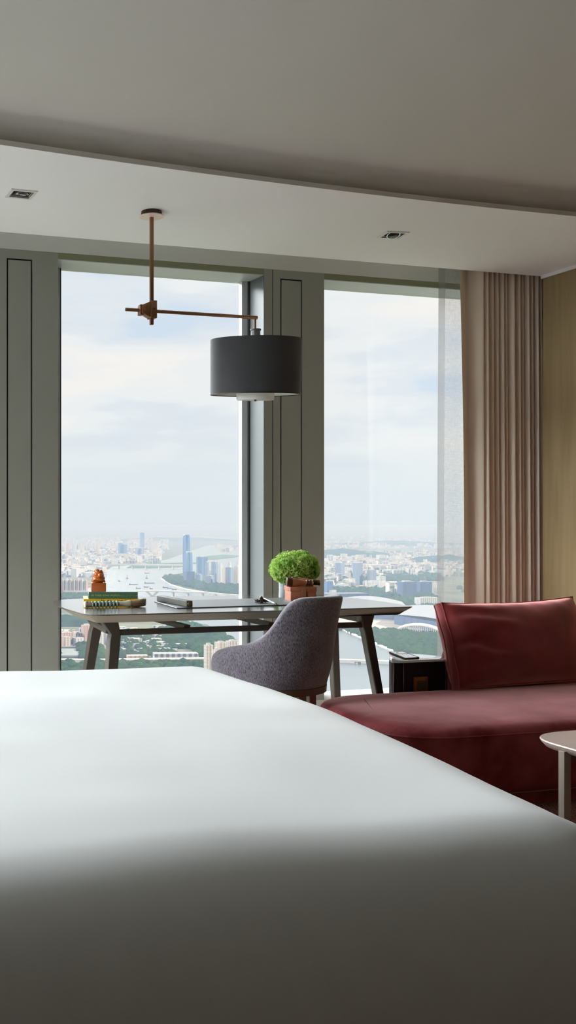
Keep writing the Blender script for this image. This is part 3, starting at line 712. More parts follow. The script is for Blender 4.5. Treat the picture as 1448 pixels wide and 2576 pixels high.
# ================================================================== SIDE TABLE
t = thing('side_table', 'dark aubergine lacquer drum side table with a pale glass top beside the sofa', 'side table', (3.27, 4.68, 0))
tp = rounded([(3.075,4.556),(3.395,4.545),(3.455,4.66),(3.30,4.915)], [.075,.03,.06,.09], 8)
tp2 = inset(tp, .004)
MB().loops([ring(tp2, .02), ring(tp2, .490)]).build('body', 'lacquer', t, angle=50)
MB().loops([ring(tp, .4905), ring(tp, .4985), ring(inset(tp,.0015), .50)]).build('glass_top', 'tabletop_glass', t, angle=50)
MB().loops([ring(inset(tp,.012), .0), ring(inset(tp,.012), .02)]).build('plinth', 'black', t)
for (x, y) in ((3.104, 4.570), (3.147, 4.553), (3.402, 4.560)):
    MB().tube([(x, y, .02), (x, y, .489)], .0035, 10).build('edge_trim', 'trim_metal', t)
pc = Vector((3.245, 4.5475, .385))
sl = (Vector((3.395,4.545,0))-Vector((3.075,4.556,0))).normalized(); sn = Vector((sl.y, -sl.x, 0))
T = Matrix(((sl.x,-sn.x,0,3.243),(sl.y,-sn.y,0,4.5545),(0,0,1,.378),(0,0,0,1)))
sk = MB().box(-.0405,.0405,-.008,.003,-.041,.041,T).build('socket_plate', 'copper_plate', t, bevel=.0015)
MB().box(-.024,.027,-.0092,-.0078,-.027,.022,T).build('socket_face', 'socket', sk, bevel=.0005, seg=1)
hh = MB()
for (x, z, w, h) in ((-.017,.008,.008,.0035),(-.006,.002,.008,.0035),(-.017,-.007,.0035,.004),(.004,-.015,.002,.014),(.010,-.013,.002,.016)): hh.box(x-w/2,x+w/2,-.0098,-.0090,z-h/2,z+h/2,T)
hh.build('socket_slots', 'black', sk, smooth=False)
# tray / bedside pad
A = at_z(978,1643.5,.501); B = at_z(1018,1659.3,.501); D_ = at_z(1054,1657.2,.501)
ex = (D_-B); ex.z = 0; wx = ex.length; ex.normalize(); ey = (A-B); ey.z = 0; wy = ey.length; ey.normalize()
T = Matrix(((ex.x,ey.x,0,B.x),(ex.y,ey.y,0,B.y),(0,0,1,.5005),(0,0,0,1)))
t = thing('notepad_tray', 'thin bronze edged tray with a white card on the side table', 'tray', T @ Vector((wx/2, wy/2, 0)))
tr = MB(); tr.box(0,wx,0,.004,0,.009,T).box(0,wx,wy-.004,wy,0,.009,T).box(0,.004,.004,wy-.004,0,.009,T).box(wx-.004,wx,.004,wy-.004,0,.009,T).box(.004,wx-.004,.004,wy-.004,0,.003,T).box(.004,wx-.004,wy*.62,wy*.62+.003,.003,.009,T)
tr.build('frame', 'socket', t, smooth=False)
MB().box(.005,wx-.005,.005,wy*.62-.002,.003,.0082,T).box(.005,wx-.005,wy*.62+.004,wy-.005,.003,.0082,T).build('card', 'cover_white', t, smooth=False)
for (x, y, w) in ((.35,.78,.014),(.3,.3,.004),(.5,.22,.004),(.62,.42,.004),(.4,.5,.004)): MB().lathe([(.0001,0),(w/2,0),(w/2,.0006),(.0001,.0006)], n=12, T=T @ Matrix.Translation((wx*x, wy*y, .0083))).build('printed_mark', 'black', t)

# ================================================================== SOFA
t = thing('chaise_sofa', 'low burgundy velvet daybed sofa with a rounded left end', 'sofa', (3.6, 4.2, 0))
so_ = rounded([(2.50,3.640),(XR-.02,3.610),(XR-.02,4.545),(2.76,4.548),(2.60,4.44),(2.50,4.10)], [.30,.13,.13,.10,.10,.16], 12)
so_ = [Vector((p.x, p.y)) for p in so_]
# slant of the left end: blend front-left more generous
def zr(poly, z, d=0): return [Vector((p.x, p.y, z)) for p in (inset(poly, d) if d else poly)]
rings = [zr(so_, .062, .055), zr(so_, .075, .035), zr(so_, .12, .02), zr(so_, .20, .008), zr(so_, .30, .001), zr(so_, .318, .0)]
MB().loops(rings, True, True).build('base_upholstery', 'velvet', t, angle=60)
c2 = sum(so_, Vector((0,0)))/len(so_)
def zs_(z, d): return [Vector((c2.x+(p.x-c2.x)*(1-d/1.12), c2.y+(p.y-c2.y)*(1-d/.46), z)) for p in so_]
top = [zr(so_, .318), zs_(.332, .003), zs_(.345, .018), zs_(.354, .045), zs_(.360, .10), zs_(.362, .20)]
MB().loops(top, False, True).build('seat', 'velvet', t, angle=80)
MB().tube([Vector((p.x, p.y, .3185)) for p in inset(so_, -.001)]+[Vector((so_[0].x, so_[0].y-.001, .3185))], .0028, 6).build('piping', 'velvet', t)
MB().loops([zr(so_, 0, .10), zr(so_, .066, .10)]).build('plinth', 'velvet', t)
bk = MB(); rings = []
for (x, in_, tz) in [(3.465,.03,.50),(3.475,.012,.525),(3.495,.0,.548),(3.55,0,.555),(4.0,0,.555),(4.722,0,.555)]:
    y0, y1 = 4.585+in_, 4.715-in_
    rings.append([Vector((x,y0,.05)),Vector((x,y0,tz-.03)),Vector((x,y0+.012,tz-.008)),Vector((x,(y0+y1)/2,tz)),Vector((x,y1-.012,tz-.008)),Vector((x,y1,tz-.03)),Vector((x,y1,.05))])
bk.loops(rings).build('backrest', 'velvet', t, angle=60)

# pillow: front, gusset, piping
PC = Vector((3.762, 4.51, .577)); pw, phh, pt = .404, .212, .075
lean = math.radians(-18)
TP = Matrix.Translation(PC) @ Matrix.Rotation(math.radians(0.5), 4, 'Z') @ Matrix.Rotation(lean, 4, 'X') @ Matrix.Rotation(math.radians(-1.0), 4, 'Y')
t = thing('velvet_cushion', 'large burgundy velvet back cushion leaning on the sofa', 'cushion', PC)
NX, NY = 60, 36
def edge_shape(u, v):
    # pinched corners and soft sag
    x = pw*u*(1-.045*(1-v*v)-(.007*math.sin(7*v+1)+.008*noise.noise(Vector((v*3.1, .5, 2))) if u < 0 else 0)*abs(u)) ; z = phh*v*(1-.085*(1-u*u)*(1 if v > 0 else .1))
    return x, z
def face(side):
    vs = []; fs = []
    for j in range(NY+1):
        for i in range(NX+1):
            u = -1+2*i/NX; v = -1+2*j/NY
            x, z = edge_shape(u, v)
            g = (1-abs(u)**2.8)*(1-abs(v)**2.8)
            d = .150*max(0, g)**.52 + .030
            # wrinkles radiating from the left edge
            le = max(0, (-u-.1)/.9)
            if side < 0:
                wv = math.sin(9*v+2.2*u+1.6*noise.noise(Vector((u*2, v*2, 1)))*2)
                d += .017*le*(1-le*.35)*(abs(wv)**.5*(1 if wv>0 else -1))*min(1, g*5) 
                d += .006*noise.noise(Vector((u*3, v*2.4, 4)))*min(1, g*6)
                d += .004*math.sin(22*u+3*v)*max(0, v-.6)*2*min(1,g*6)
            vs.append(TP @ Vector((x, side*d, z)))
    for j in range(NY):
        for i in range(NX):
            a = j*(NX+1)+i; fs.append((a, a+1, a+NX+2, a+NX+1))
    return vs, fs
mb = MB()
vf, ff = face(-1); mb.add(vf, ff); vb, fb = face(1); mb.add(vb, fb)
mb.build('cushion_body', 'velvet_p', t, angle=85)
bord = [(-1+2*i/NX, -1) for i in range(NX)]+[(1, -1+2*j/NY) for j in range(NY)]+[(1-2*i/NX, 1) for i in range(NX)]+[(-1, 1-2*j/NY) for j in range(NY)]
rr_ = []
for dpt in (-.030, -.016, 0, .016, .030):
    rg = []
    for k, (u, v) in enumerate(bord):
        x, z = edge_shape(u, v); f = 1+(.012 if abs(dpt) < .028 else 0)+(.008 if dpt == 0 else 0)+.006*noise.noise(Vector((u*4, v*4, dpt*30)))*(0 if abs(dpt) > .028 else 1)
        rg.append(TP @ Vector((x*f, dpt, z*f)))
    rr_.append(rg)
MB().loops(rr_, False, False).build('gusset', 'velvet_p', t, angle=80)
for dpt in (-.030, .030):
    pts = [TP @ Vector((edge_shape(u, v)[0]*1.004, dpt, edge_shape(u, v)[1]*1.006)) for (u, v) in bord]; pts.append(pts[0])
    MB().tube(pts, .0032, 7).build('piping', 'velvet', t)

# ================================================================== COFFEE TABLE
t = thing('coffee_table', 'taupe wooden coffee table with flat metal legs in front of the sofa', 'coffee table', (3.15, 2.85, 0))
ct = rounded([(2.668,2.52),(3.62,2.50),(3.62,3.20),(2.690,3.195)], [.16,.16,.16,.19], 12)
MB().loops([ring(inset(ct,.045), .384), ring(inset(ct,.018), .393), ring(inset(ct,.004), .408), ring(ct, .416), ring(inset(ct,.002), .420)]).build('tabletop', 'coffeewood', t, angle=50)
for (x, y) in ((2.683,2.985),(2.683,2.66),(3.60,2.985),(3.60,2.66)):
    l_ = MB().box(x, x+.028, y-.014, y+.014, 0, .402).build('leg', 'coffeeleg', t, bevel=.001, seg=1)
MB().box(2.705,3.60,2.64,2.66,.366,.384).box(2.705,3.60,2.98,3.0,.366,.384).build('under_rail', 'coffeeleg2', t)

# ================================================================== BED
t = thing('bed', 'large bed under the white duvet', 'bed', (-.3, 2.8, 0))
MB().box(-2.25, 1.46, 1.80, 3.96, .26, .555).build('mattress', 'mattress', t, bevel=.05, seg=3)
MB().box(-2.25, 1.44, 1.82, 3.94, 0, .255).build('bed_base', 'bedbase', t, bevel=.01)
x0, y0, y1 = -2.6, 1.759, 3.95; ZT = .617
RX, RYN, RYF = .255, .40, .169
def bend(d, r):
    if d <= 0: return 0, 0
    if d < r*PI/2: return r*math.sin(d/r), r*(1-math.cos(d/r))
    return r+.10*(d-r*PI/2), r+(d-r*PI/2)
gx = []; x = -2.6
NXB, NYB = 170, 170
Xp = [-2.6+ (1.75+.62+2.6)*i/NXB for i in range(NXB+1)]
Yp = [y0-.72 + (y1+.5-(y0-.72))*j/NYB for j in range(NYB+1)]
vs = []; fs = []
for j, yy in enumerate(Yp):
    for i, xx in enumerate(Xp):
        tq = max(0, min(1, (y1-yy)/(y1-y0))); x1 = 1.754-.283*tq*tq
        qx = min(xx, x1); qy = min(max(yy, y0), y1)
        # rounded plan corner: shrink inner rectangle near corners
        ex_ = xx-qx; ey_ = yy-qy; d = math.hypot(ex_, ey_)
        if d > 0:
            nx, ny = ex_/d, ey_/d
            r = abs(nx)*RX*abs(nx) + abs(ny)*(RYN if ny < 0 else RYF)*abs(ny)
            h, dz = bend(d, r)
            fold = 0
            if dz > r*.9:
                s_ = (xx if abs(ny) > abs(nx) else yy); fold = .012*math.sin(s_*17+1.3*math.sin(s_*5))*min(1, (dz-r*.9)/.2)
            px, py, pz = qx+nx*(h+fold), qy+ny*(h+fold), ZT-dz
        else: px, py, pz = xx, yy, ZT
        n1 = noise.noise(Vector((xx*1.3, yy*1.8, .3)))*.017 + noise.noise(Vector((xx*3.2+yy, yy*3.0-xx, 2.3)))*.006
        sm = max(0, min(1, 1-d/.25)) if d > 0 else 1
        pz += n1*sm - (.015*((xx-.3)/1.4)**2 if xx > .3 else 0)
        vs.append((px, py, pz))
for j in range(NYB):
    for i in range(NXB):
        a = j*(NXB+1)+i; fs.append((a, a+1, a+NXB+2, a+NXB+1))
dv = MB().add(vs, fs).build('duvet', 'duvet', None, angle=180)
tag(dv, 'smooth white duvet spread over the whole bed in the foreground', 'duvet')

# ================================================================== CURTAINS
def curtain(name, m, xa, xb, yc, z0, z1, folds, amp, label, seed, lean=None, hem=None):
    random.seed(seed)
    t = thing(name, label, 'curtain', ((xa+xb)/2, yc, z1))
    n = 40*folds; pts = []
    # plan curve parameterised with uneven folds
    ws = [random.uniform(.6, 1.35) for _ in range(folds)]; tot = sum(ws); ed = [0]
    for w in ws: ed.append(ed[-1]+w/tot)
    ams = [random.uniform(.75, 1.2)*amp for _ in range(folds)]
    rows = []
    zs = [z0+(z1-z0)*k/16 for k in range(17)]
    for z in zs:
        row = []; f = (z1-z)/(z1-z0)
        for i in range(n+1):
            s = i/n; k = min(folds-1, max(j for j in range(folds) if ed[j] <= s+1e-9)); u = (s-ed[k])/(ed[k+1]-ed[k])
            xx = xa+(xb-xa)*s
            am = ams[k]*(.8+.3*f)
            # rounded lobe towards the room with a tight crease
            y = yc-am*(abs(math.sin(PI*u))**.55)+am*.5
            xx += .012*math.sin(2*PI*u)+.010*f*math.sin(k*1.7+3*f)
            if lean: xx, y = lean(xx, y, s, f)
            row.append(Vector((xx, y, z)))
        rows.append(row)
    MB().loops(rows, False, False, closed=False).build('cloth', m, t, angle=180)
    return t
# wide first panel built with its own fold, then tight pleats
def leanf(x, y, s, f): return x+.02*f*(1-s)*(1 if f < .5 else 1), y
# drape: explicit fold edges in metres
t = thing('window_drape', 'floor length taupe drape gathered at the right end of the windows', 'curtain', (4.55, 5.56, 2.84))
pxf = [1141,1172,1201,1219,1234,1246,1257,1267,1286,1299,1309,1321,1333,1343,1355,1366]
def pX(px): u = (px-CX)/F; return 5.55*(SN+u*CS)/(CS-u*SN)
ex = [pX(p) for p in pxf]
dep = [.03,.06,.09,.075,.07,.08,.07,.085,.08,.065,.08,.07,.08,.07,.07]
random.seed(9); rows = []
ph = [random.random()*6 for _ in ex]
for kz in range(25):
    f = kz/24; z = 2.84-(2.84-.015)*f; row = []
    exz = []
    for i, e in enumerate(ex):
        dx = .004*(math.sin(ph[i])*f)
        if i == 0: dx = .035*math.sin(min(1, f*1.6)*PI/2)*(1 if f < .75 else 1-.3*(f-.75)/.25)
        if i in (1,): dx = .045*f
        if i in (14,): dx = .008*f
        exz.append(e+dx)
    for i in range(len(ex)-1):
        nseg = 14
        for q in range(nseg):
            u = q/nseg; x = exz[i]*(1-u)+exz[i+1]*u
            dpt = dep[i]*(.85+.25*f)
            if i == 0: y = 5.53+.03*math.cos(PI*u)*-1
            elif i == 1: y = 5.56-.075*math.sin(PI*u*.5)
            else: y = 5.565-dpt*(math.sin(PI*u)**.6)
            
            row.append(Vector((x, y, z)))
    row.append(Vector((exz[-1], 5.57, z)))
    rows.append(row)
MB().loops(rows, False, False, closed=False).build('cloth', 'curtain', t, angle=180)
# sheer
t = thing('sheer_curtain', 'white translucent sheer curtain at the edge of the right window', 'curtain', (4.4, 5.66, 2.85))
def sX(px): u = (px-CX)/F; return 5.66*(SN+u*CS)/(CS-u*SN)
rows = []; rows2 = []
for kz in range(21):
    f = kz/20; z = 2.85-(2.85-.02)*f; r = []; r2 = []
    xl = sX(1103)-.012*math.sin(f*PI*.6)
    for i in range(90):
        x = xl+.048+(4.95-xl-.048)*i/89; y = 5.66+.012*math.sin((x-xl)*26)*min(1,(x-xl)/.12)
        r.append(Vector((x, y, z)))
    for i in range(5): r2.append(Vector((xl+.048*i/4, 5.66-.0, z)))
    rows.append(r); rows2.append(r2)
MB().loops(rows, False, False, closed=False).build('cloth', 'sheer', t, angle=180)
MB().loops(rows2, False, False, closed=False).build('hem', 'sheer_hem', t, angle=180)

HAZE_D, HAZE_S, HAZE_A = 1.0e-4, (.142, .188, .262), (.522, .408, .242)
# ================================================================== THE CITY FAR BELOW
ZG = -430.0
CK = .38                      # city colours scaled down to offset the boosted sky and sun
def Lc(c): return tuple(v*CK for v in L(c))
def cmat(name, col, *a, **k): return mat(name, Lc(col), *a, lin=True, spec=0, **k)
def G(px, py, z=ZG):
    return at_z(px, py, z)
def dist(py): return (H-ZG)*F/(py-CY)
def m_facade(name, wall, win, fw=12.0, fz=3.4, wfrac=.45, vfrac=.4, rough=.6, roof=(190,188,180), alt=.12):
    m, nt, b = newmat(name); N = nt.nodes; K = nt.links
    tc = N.new('ShaderNodeTexCoord'); sx = N.new('ShaderNodeSeparateXYZ'); K.new(tc.outputs['Object'], sx.inputs[0])
    def mth(op, a, bb=None, c=None):
        n = N.new('ShaderNodeMath'); n.operation = op
        for i, v in enumerate((a, bb, c)):
            if v is None: continue
            if isinstance(v, (int, float)): n.inputs[i].default_value = v
            else: K.new(v, n.inputs[i])
        return n.outputs[0]
    fz_ = mth('FRACT', mth('DIVIDE', sx.outputs[2], fz)); wz = mth('LESS_THAN', fz_, wfrac)
    xy = mth('ADD', sx.outputs[0], sx.outputs[1]); fx = mth('FRACT', mth('DIVIDE', xy, fw)); wx = mth('LESS_THAN', fx, vfrac)
    both = mth('MULTIPLY', mth('ADD', wz, wx), .5)
    mix = N.new('ShaderNodeMix'); mix.data_type = 'RGBA'; K.new(both, mix.inputs[0]); mix.inputs[6].default_value = (*Lc(wall), 1); mix.inputs[7].default_value = (*Lc(win), 1)
    ge = N.new('ShaderNodeNewGeometry'); s2 = N.new('ShaderNodeSeparateXYZ'); K.new(ge.outputs['Normal'], s2.inputs[0])
    up = mth('GREATER_THAN', s2.outputs[2], .7)
    m2 = N.new('ShaderNodeMix'); m2.data_type = 'RGBA'; K.new(up, m2.inputs[0]); K.new(mix.outputs[2], m2.inputs[6]); m2.inputs[7].default_value = (*Lc(roof), 1)
    K.new(m2.outputs[2], b.inputs['Base Color']); b.inputs['Roughness'].default_value = rough; b.inputs['Specular IOR Level'].default_value = .15
    return m
FA = {
 'cream': m_facade('cream_apartment_facade', (226,212,194), (120,120,124), 11),
 'pink': m_facade('pink_apartment_facade', (216,178,164), (130,112,110), 10),
 'white': m_facade('white_apartment_facade', (232,230,224), (120,130,142), 12),
 'bluegrey': m_facade('blue_grey_tower_facade', (150,166,190), (70,92,130), 9),
 'glass': m_facade('blue_glass_facade', (96,134,184), (52,88,140), 16, 4.0, .35, .15, .25, (130,150,175)),
 'office': m_facade('dark_office_facade', (84,104,140), (34,56,96), 60, 5.5, .5, .1, .3, (120,130,145)),
 'tan': m_facade('tan_block_facade', (224,198,164), (150,130,110), 14, 4, .4, .35),
}
FA['hall'] = m_facade('white_hall_facade', (236,234,226), (92,104,120), 18, 14, .55, .55, .6, (176,180,180))
M['cityroof'] = cmat('pale_flat_roof', (196,196,192), .8)
M['green_ground'] = cmat('city_ground', (128,132,112), .95, noise_s=.004, noise_amt=.35)
M['park'] = cmat('park_ground', (96,116,76), .95, noise_s=.01, noise_amt=.4)
M['tree'] = cmat('tree_crowns', (52,82,44), .95, noise_s=.03, noise_amt=.4)
M['hillgreen'] = cmat('wooded_hill', (52,76,52), .95, noise_s=.008, noise_amt=.4)
M['concrete'] = cmat('pale_concrete', (255,250,240), .8)
M['road'] = cmat('road_grey', (176,170,160), .9)
M['plaza'] = cmat('pale_plaza', (214,204,190), .9, noise_s=.02, noise_amt=.1)
M['hull'] = cmat('barge_hull', (72,72,74), .7)
M['exporoof'] = cmat('silver_grey_roof', (176,180,186), .5, .1, noise_s=.02, noise_amt=.06)
M['shed'] = cmat('grey_netting', (160,166,166), .9, noise_s=.03, noise_amt=.08, stretch=(.2,3,1))
M['bluesheet'] = cmat('blue_sheet_roof', (70,130,190), .6)
def m_water():
    m, nt, b = newmat('river_water'); b.inputs['Base Color'].default_value = (*Lc((128,142,150)), 1); b.inputs['Roughness'].default_value = .25
    N = nt.nodes; K = nt.links; tc = N.new('ShaderNodeTexCoord'); n = N.new('ShaderNodeTexNoise'); n.inputs['Scale'].default_value = .03
    bp = N.new('ShaderNodeBump'); bp.inputs['Strength'].default_value = .3; bp.inputs['Distance'].default_value = .04
    K.new(tc.outputs['Object'], n.inputs['Vector']); K.new(n.outputs['Fac'], bp.inputs['Height']); K.new(bp.outputs[0], b.inputs['Normal'])
    return m
M['water'] = m_water()
def flat(name, pxs, z, m, label, kind='structure', cat=None, thick=3.0, group=None):
    p = [G(x, y, ZG) for x, y in pxs]
    mb = MB().loops([[Vector((q.x, q.y, z-thick)) for q in p], [Vector((q.x, q.y, z)) for q in p]])
    o = mb.build(name, m, None, smooth=False); tag(o, label, cat or 'ground', group, kind); return o
g0 = MB().box(-60000, 60000, -60000, 110000, ZG-40, ZG)
tag(g0.build('ground', 'green_ground', None, smooth=False), 'hazy city ground stretching to the horizon', 'ground', None, 'structure')
flat('river', [(150,1500),(228,1503),(440,1560),(520,1572),(560,1596),(600,1628),(660,1700),(760,1860),(1500,2300),(1500,1800),(1100,1688),(985,1640),(910,1608),(853,1584),(760,1556),(680,1522),(617,1503),(540,1495),(470,1484),(430,1472),(405,1456),(412,1449),(480,1441),(560,1433),(640,1426),(700,1418),(700,1371),(520,1372),(470,1390),(420,1408),(340,1421),(282,1426),(266,1436),(258,1455),(240,1475)], ZG+1.5, 'water', 'broad pale river winding through the city', thick=1)
flat('river_arm', [(1000,1424),(1060,1418),(1140,1422),(1140,1429),(1060,1427)], ZG+1.5, 'water', 'thin far river arm at the right', thick=1)
flat('river_arm', [(640,1352),(500,1349),(400,1353),(420,1358),(520,1360),(640,1362)], ZG+1.5, 'water', 'thin far river arm near the horizon', thick=1)
isl1 = flat('island', [(318,1429),(330,1424),(380,1419),(430,1417),(500,1416),(480,1424),(440,1428),(380,1430)], ZG+6, 'park', 'low green island behind the far bridge')
isl2 = flat('island', [(490,1409),(520,1400),(560,1396),(605,1399),(590,1403),(540,1408)], ZG+6, 'park', 'low green island right of the twin glass towers')

def bld(name, px, by, ty, wpx, fac, label, rot=.62, dr=1.0, group=None, crown=True, dist_shift=0):
    g = G(px, by); D = dist(by); w = wpx*D/F; h = max(8, (by-ty)*D/F)
    c, s = abs(math.cos(rot)), abs(math.sin(rot)); a = w/(c+dr*s)
    T = Matrix.Translation(g) @ Matrix.Rotation(rot-PSI, 4, 'Z')
    t = bpy.data.objects.new(name, None); C.objects.link(t); t.location = g; t.rotation_euler = (0, 0, rot-PSI)
    t['label'] = label; t['category'] = 'building'
    if group: t['group'] = group
    def pt(mb, nm, m):
        me = bpy.data.meshes.new(nm); me.from_pydata([tuple(v) for v in mb.v], [], mb.f); me.materials.append(m if not isinstance(m, str) else M[m])
        o = bpy.data.objects.new(nm, me); C.objects.link(o); o.parent = t; return o
    b = a*dr
    pt(MB().box(-a/2, a/2, -b/2, b/2, 0, h), 'tower_block', FA[fac])
    if crown: pt(MB().box(-a*.28, a*.2, -b*.25, b*.25, h, h+min(8, h*.06)), 'roof_housing', 'cityroof')
    return t
# --- the twin glass towers
def glass_tower(px, by, ty, wpx, label, podium=0):
    g = G(px, by); D = dist(by); w = wpx*D/F; h = (by-ty)*D/F
    t = thing('glass_tower', label, 'skyscraper', g)
    prof = [(1.0, 0), (1.0, .55), (.97, .8), (.93, .93), (.86, .985), (.7, 1.0)]
    rg = []
    for s, z in prof:
        r = []
        for k in range(28):
            a = 2*PI*k/28; q = (abs(math.cos(a))**4+abs(math.sin(a))**4)**-.25
            r.append(Vector((g.x+w/2*s*q*math.cos(a+.5)*.86, g.y+w/2*s*q*math.sin(a+.5)*.86, g.z+h*z)))
        rg.append(r)
    MB().loops(rg).build('shaft', FA['glass'], t, loc=g, angle=30)
    MB().box(g.x-w*.3, g.x+w*.3, g.y-w*.3, g.y+w*.3, g.z+h, g.z+h+6).build('crown', 'cityroof', t, loc=g)
    if podium: MB().box(g.x-w*.55, g.x+w*.62, g.y-w*.5, g.y+w*.5, g.z, g.z+podium).build('podium', FA['office'], t, loc=g)
    return t
glass_tower(468.7, 1449, 1346, 18.5, 'tallest blue glass skyscraper beyond the river, back one of the pair')
glass_tower(475, 1468, 1389, 18, 'shorter round topped glass skyscraper in front of the tallest one', 150*.6)
tw = 'apartment towers on the river bend'
for i, (a, b, ty, by, f, r) in enumerate([(494,508,1401,1448,'glass',.3),(508,522,1401,1450,'glass',.3),(515,526,1414,1452,'bluegrey',.9),(531,548,1413.5,1472,'bluegrey',.9),(548,559,1418,1470,'white',.8),(558,566,1428,1476,'cream',.5),(566,586,1427,1473,'bluegrey',1.0),(587,603,1425,1475,'cream',.9),(603,619,1422,1477,'cream',.8),(492,509,1445,1468,'bluegrey',1.0),(515,538,1448,1474,'bluegrey',1.0),(540,552,1430,1466,'bluegrey',.9),(572,582,1416,1450,'white',.7),(592,604,1413,1452,'white',.7),(606,618,1410,1455,'bluegrey',.7),(621,640,1420,1480,'cream',.8),(642,660,1424,1484,'bluegrey',.8)]):
    bld('apartment_tower' if f != 'glass' else 'office_tower', (a+b)/2, by, ty, b-a, f, ['block','pale'][0] and 'apartment or office tower in the dense cluster right of the glass skyscrapers', r, 1.0, tw)
fl = 'distant towers across the river'
for (a, b, ty, by, f) in [(297,308,1366,1402,'glass'),(307,319,1370,1402,'glass'),(352,363,1340,1383,'glass'),(340,351,1378,1404,'bluegrey'),(351,362,1379,1404,'bluegrey'),(375,385,1356,1390,'cream'),(387,396,1362,1388,'cream')]:
    bld('distant_tower', (a+b)/2, by, ty, b-a, f, 'hazy distant tower on the far bank left of the glass skyscrapers', .6, 1, fl)
random.seed(21)
for k in range(26):
    x = 150+random.random()*95; y = 1383+random.random()*16
    bld('distant_tower', x, y, y-random.uniform(14,34), random.uniform(4,8), random.choice(['cream','white','pink']), 'hazy pale tower in the far left cluster near the horizon', .6, 1, 'pale towers at the far left')
ap = 'long apartment blocks behind the amber seal'
for k in range(9):
    x = 140+k*9.6; bld('apartment_tower', x, 1500, 1457+(k%3)*1.5, 8.6, ['pink','cream','pink','white'][k % 4], 'pinkish apartment slab in the row on the left river bank', .75, .9, ap)
# --- near left district
nl = 'apartment blocks under the left end of the desk'
for (a, b, ty, by, f) in [(204,232,1572,1622,'pink'),(232,268,1566,1620,'pink'),(232,262,1592,1630,'white'),(150,182,1590,1626,'pink'),(184,206,1592,1622,'cream'),(156,178,1602,1630,'cream'),(262,282,1588,1622,'white'),(148,160,1600,1632,'pink'),(182,212,1604,1626,'white')]:
    bld('apartment_tower', (a+b)/2, by, ty, b-a, f, 'pink and cream apartment block below the left end of the desk', .5, .8, nl)
random.seed(4)
for k in range(70):
    x = random.uniform(150, 300); y = random.uniform(1586, 1618)
    bld('low_rise_building', x, y, y-random.uniform(3,9), random.uniform(7,15), random.choice(['pink','cream','white','white','tan']), 'small pale building in the district below the left end of the desk', random.uniform(.2,.9), random.uniform(.6,1.3), 'small buildings at the lower left', crown=False)
for k in range(95):
    x = random.uniform(300, 440); y = random.uniform(1578, 1645)
    bld('low_rise_building', x, y, y-random.uniform(3,9), random.uniform(9,24), random.choice(['white','hall','cream','white','tan']), 'small white building in the district under the middle of the desk', random.uniform(.15,.6), random.uniform(.5,1.3), 'small buildings in the lower middle', crown=False)
bld('factory_hall', 441, 1661, 1642, 112, 'hall', 'long white factory hall with a grey roof beside the elevated road', .06, .30, None, False)
bld('school_building', 461, 1631, 1619, 45, 'tan', 'tan building on the edge of the wooded hill', .1, .35, None, False)
bld('warehouse', 345, 1659, 1648, 54, 'tan', 'low tan warehouse left of the long white hall', .1, .5, None, False)
for (a, b, ty, by, f) in [(513,536,1622,1700,'cream'),(534,556,1634,1712,'cream'),(540,570,1615,1660,'cream'),(568,600,1612,1656,'cream'),(598,630,1616,1668,'cream')]:
    bld('apartment_tower', (a+b)/2, by, ty, b-a, f, 'tall cream apartment block rising beside the armchair', .35, .9, 'cream blocks beside the armchair')
# --- right window
rw = 'towers in the right window'
bld('office_tower', 855, 1464, 1416, 24, 'bluegrey', 'blue grey slab tower, leftmost in the right window', .8, .8, None)
bld('office_tower', 899, 1475, 1416, 24, 'bluegrey', 'tallest blue grey tower in the right window', .5, .8, None)
bld('office_tower', 934.5, 1475, 1434, 21, 'bluegrey', 'shorter blue grey tower right of the tallest one in the right window', .4, .8, None)
bld('office_block', 826, 1495, 1462, 20, 'glass', 'small glass block beside the grey column, right window', .3, .8, None)
bld('office_block', 1023, 1508, 1463, 45, 'office', 'broad dark blue office block with floor bands', .25, .6, None)
bld('office_block', 1066, 1501, 1463, 36, 'office', 'second dark blue office block, right of the broad one', .25, .6, None)
bld('office_block', 1085, 1499, 1464, 8, 'white', 'narrow white office slab at the right end of the dark blocks', .25, .9, None)
bld('office_block', 1074, 1528, 1503, 60, 'white', 'pale grey block in front of the dark office blocks', .25, .5, None)
bld('exhibition_annex', 862, 1515, 1492, 124, 'office', 'flat roofed glass annex behind the expo halls', .25, .45, None, False)
g = G(986, 1497); D = dist(1497); k_ = D/F
fr_ = thing('frame_building', 'open white frame building left of the dark office blocks', 'building', g)
T = Matrix.Translation(g) @ Matrix.Rotation(-PSI+.2, 4, 'Z')
mbf = MB(); mbf.box(-14*k_, -11*k_, -20, 20, 0, 34*k_, T).box(11*k_, 14*k_, -20, 20, 0, 34*k_, T).box(-14*k_, 14*k_, -20, 20, 31*k_, 34*k_, T); mbf.build('frame', 'concrete', fr_, smooth=False)
MB().box(-8*k_, 8*k_, -10, 10, 0, 16*k_, T).build('inner_block', FA['white'], fr_, smooth=False)
random.seed(8)
for k in range(60):
    x = random.uniform(818, 1120); y = random.uniform(1440, 1485)
    bld('low_rise_building', x, y, y-random.uniform(2,9), random.uniform(5,14), random.choice(['cream','white','tan','pink']), 'small pale building among trees in the right window', random.uniform(.2,.9), random.uniform(.6,1.3), 'small buildings in the right window', crown=False)
